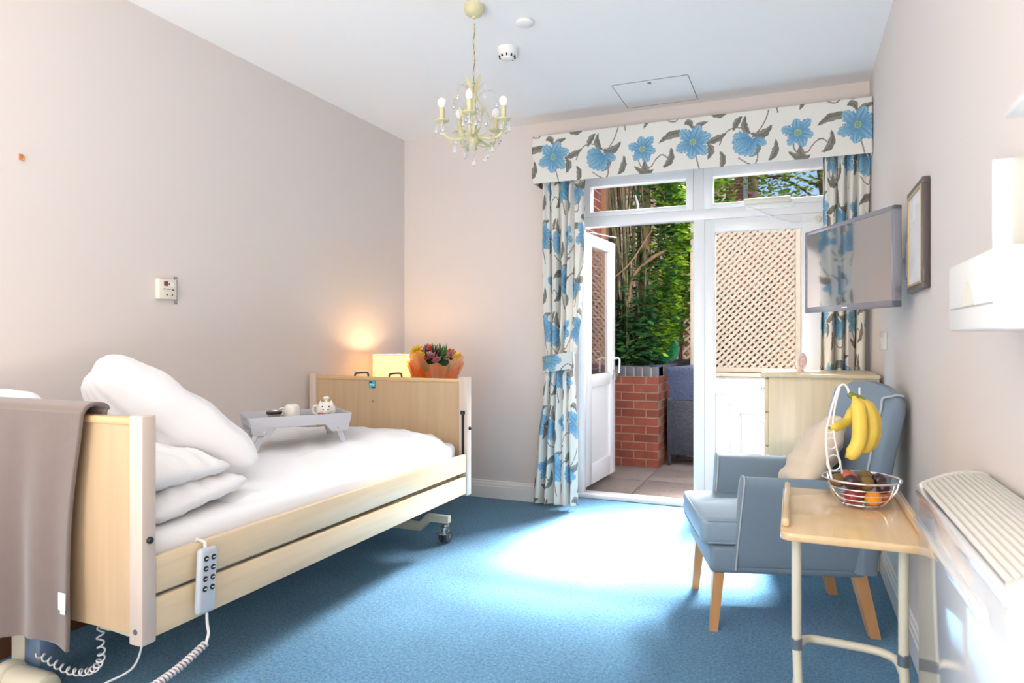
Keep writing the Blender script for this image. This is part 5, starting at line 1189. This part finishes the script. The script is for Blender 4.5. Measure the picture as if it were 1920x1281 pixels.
# hose reel
t = thing('hose_reel', 'coiled green garden hose on the planter edge under the climbing plant', 'hose', (-1.24, 7.12, .912))
HMx = Matrix.Translation((-1.235, 7.10, 1.055)) @ Matrix.Rotation(PI / 2, 4, 'X') @ Matrix.Rotation(.25, 4, 'Y')
g = MB()
for k in range(5):
    for j in range(2): r = .05 + k * .018; g.tube([(r * math.cos(q_), r * math.sin(q_), j * .018) for q_ in [2 * PI * i / 32 for i in range(32)]], .009, 8, closed=True, mtx=HMx)
g.obj('hose_coils', 'hose', t)
MB().lathe([(.155, -.012), (.155, -.006), (.03, -.006)], n=32, mtx=HMx).box(-1.29, -1.17, 7.06, 7.18, .912, .93, .004).tube([(-1.24, 7.14, .92), (-1.235, 7.11, 1.07)], .01).obj('reel_frame', mat('dark_green_reel', (20, 66, 52), .4), t)
# climbing plant
cp_ = thing('climbing_plant', 'mass of green climbing plant with woody stems growing from the brick planter', 'climbing plant', (-1.5, 6.9, .9))
g = MB()
for k in range(62):
    x = random.uniform(-1.95, -1.34); y_ = random.uniform(6.45, 7.1); h = random.uniform(2.2, 3.4); ln = random.uniform(-.22, .05)
    P = [(x, y_, .9), (x + ln * .3 + random.uniform(-.04, .04), y_ + .05, .9 + h * .35), (x + ln * .7 + random.uniform(-.05, .05), y_, .9 + h * .7), (x + ln + random.uniform(-.08, .08), y_ + .05, .9 + h)]
    g.tube(catmull(P, 4), [random.uniform(.006, .011)] * 13, 5)
g.obj('reed_canes', 'reed', cp_, kind='stuff')
for P, R in (([(-1.52, 6.6, .88), (-1.50, 6.6, 1.4), (-1.46, 6.62, 1.75), (-1.30, 6.62, 1.92), (-1.15, 6.65, 2.02)], .017), ([(-1.55, 6.75, .88), (-1.42, 6.8, 1.5), (-1.36, 6.82, 2.1), (-1.40, 6.85, 3.2)], .045), ([(-1.38, 6.85, .88), (-1.30, 6.85, 1.6), (-1.22, 6.9, 2.3), (-1.1, 6.9, 3.0)], .022), ([(-1.62, 6.5, 1.75), (-1.45, 6.5, 1.9), (-1.25, 6.52, 2.2)], .008)):
    MB().tube(catmull(P, 6), R, 9).obj('woody_stem', 'stem', cp_)
def leaf_cloud(b, n, posf, smin, smax, droop=.6):
    for k in range(n):
        c = posf()
        if c is None: continue
        s = random.uniform(smin, smax); a = random.uniform(0, 2 * PI); el = random.uniform(-droop, .45)
        d = Vector((math.cos(a) * math.cos(el), math.sin(a) * math.cos(el), math.sin(el))); sd = d.cross(Vector((0, 0, 1))); sd = (sd + Vector((0, 0, random.uniform(-.5, .5)))).normalized(); up = d.cross(sd)
        c = Vector(c); v = [c, c + d * s * .35 + sd * s * .34 + up * s * .05, c + d * s * .8 + sd * s * .2, c + d * s, c + d * s * .8 - sd * s * .2, c + d * s * .35 - sd * s * .34 + up * s * .05, c + d * s * .5 - up * s * .06]
        b.add(v, [(0, 1, 6), (1, 2, 6), (2, 3, 6), (3, 4, 6), (4, 5, 6), (5, 0, 6)])
def ivy_pos():
    z = random.uniform(1.0, 3.6); k = (z - 1.0)
    edge = -1.16 + .20 * min(1, max(0, (z - 1.05) / .8)) + .04 * math.sin(z * 6)
    x = edge - abs(random.gauss(0, .20)); y_ = random.uniform(6.65, 7.55)
    if x < -1.55 and random.random() < .6: return None
    return (x, y_, z)
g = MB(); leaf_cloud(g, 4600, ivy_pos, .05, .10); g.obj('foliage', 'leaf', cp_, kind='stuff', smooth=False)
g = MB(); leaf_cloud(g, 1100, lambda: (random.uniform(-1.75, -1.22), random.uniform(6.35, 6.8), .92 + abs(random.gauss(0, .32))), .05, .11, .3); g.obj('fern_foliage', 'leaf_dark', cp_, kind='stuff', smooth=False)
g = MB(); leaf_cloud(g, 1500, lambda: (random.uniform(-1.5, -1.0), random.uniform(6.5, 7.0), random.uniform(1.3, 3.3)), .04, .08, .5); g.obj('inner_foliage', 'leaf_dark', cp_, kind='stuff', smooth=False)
# tall leaves seen in the right fanlight
t = thing('garden_shrub', 'bright green leafy branches above the far trellis, left part of the right fanlight', 'shrub', (-.9, 7.6, 0))
MB().tube(catmull([(-1.25, 8.2, .5), (-1.2, 8.1, 1.6), (-1.05, 7.9, 2.4), (-.9, 7.7, 2.9)], 6), .025, 8).obj('shrub_stem', 'stem', t)
g = MB(); leaf_cloud(g, 420, lambda: (random.gauss(-.77, .10), random.uniform(7.5, 7.9), random.gauss(2.78, .22)), .05, .09); g.obj('foliage', 'leaf', t, kind='stuff', smooth=False)
# far house and tree
t = thing('brick_house', 'tall red brick house wall with a white downpipe beyond the garden', 'house', (-2.4, 16, 0))
MB().box(-4.8, -.86, 15.8, 19, 0, 9).obj('house_wall', 'brick_w', t, smooth=False)
MB().tube([(-.98, 15.72, 9), (-.98, 15.72, 4.2), (-.98, 15.72, 0)], .05, 10).obj('downpipe', 'pipe', t)
t = thing('garden_tree', 'large leafy tree with pale green leaves against the blue sky', 'tree', (.6, 15.5, 0))
MB().tube(catmull([(.9, 14.5, 0), (.85, 14.5, 1.5), (.7, 14.5, 3), (.5, 14.4, 5)], 6), [.16] * 19, 10).obj('trunk', 'stem', t)
for k in range(14):
    a = random.uniform(0, 2 * PI); q0 = Vector((.6, 14.5, random.uniform(2.8, 4.8))); q1 = q0 + Vector((math.cos(a) * 1.3, math.sin(a) * .6, random.uniform(.1, .9)))
    MB().tube(catmull([q0, (q0 + q1) / 2 + Vector((0, 0, .15)), q1], 5), .025, 6).obj('branch', 'stem', t)
def tp():
    x, z = random.uniform(-.95, 2.4), random.uniform(3.0, 7.5); y_ = random.uniform(13.4, 15.4)
    # thinner towards the right, where the sky shows
    if x > .12 and random.random() < .60: return None
    if (math.sin(x * 5 + z * 3) + math.sin(z * 6 - x * 3)) > 1.25: return None
    return (x, y_, z)
g = MB(); leaf_cloud(g, 13000, tp, .07, .13); g.obj('foliage', 'tree_leaf', t, kind='stuff', smooth=False)
g = MB(); leaf_cloud(g, 2600, lambda: (random.uniform(1.2, 6), random.uniform(11, 13), random.uniform(.3, 3.2)), .10, .2); o = g.obj('hedge', 'tree_leaf', smooth=False); tag(o, 'hedge of green leaves along the far side of the garden', 'hedge', kind='stuff')

for o in LOCALS:
    if '_local' in o: del o['_local']

for o in bpy.data.objects:
    if o.parent is None and o.get('category'):
        c = o['category']
        g_ = {'pillow': 'white pillows stacked on the care bed', 'curtain': 'floral curtains at the garden door', 'kiwi': 'kiwis in the fruit bowl', 'plum': 'plums in the fruit bowl', 'apple': 'apples in the fruit bowl', 'nectarine': 'nectarines in the fruit bowl', 'trellis': 'diagonal garden trellises', 'dispenser': 'dispensers on the right wall'}.get(c)
        if g_: o['group'] = g_
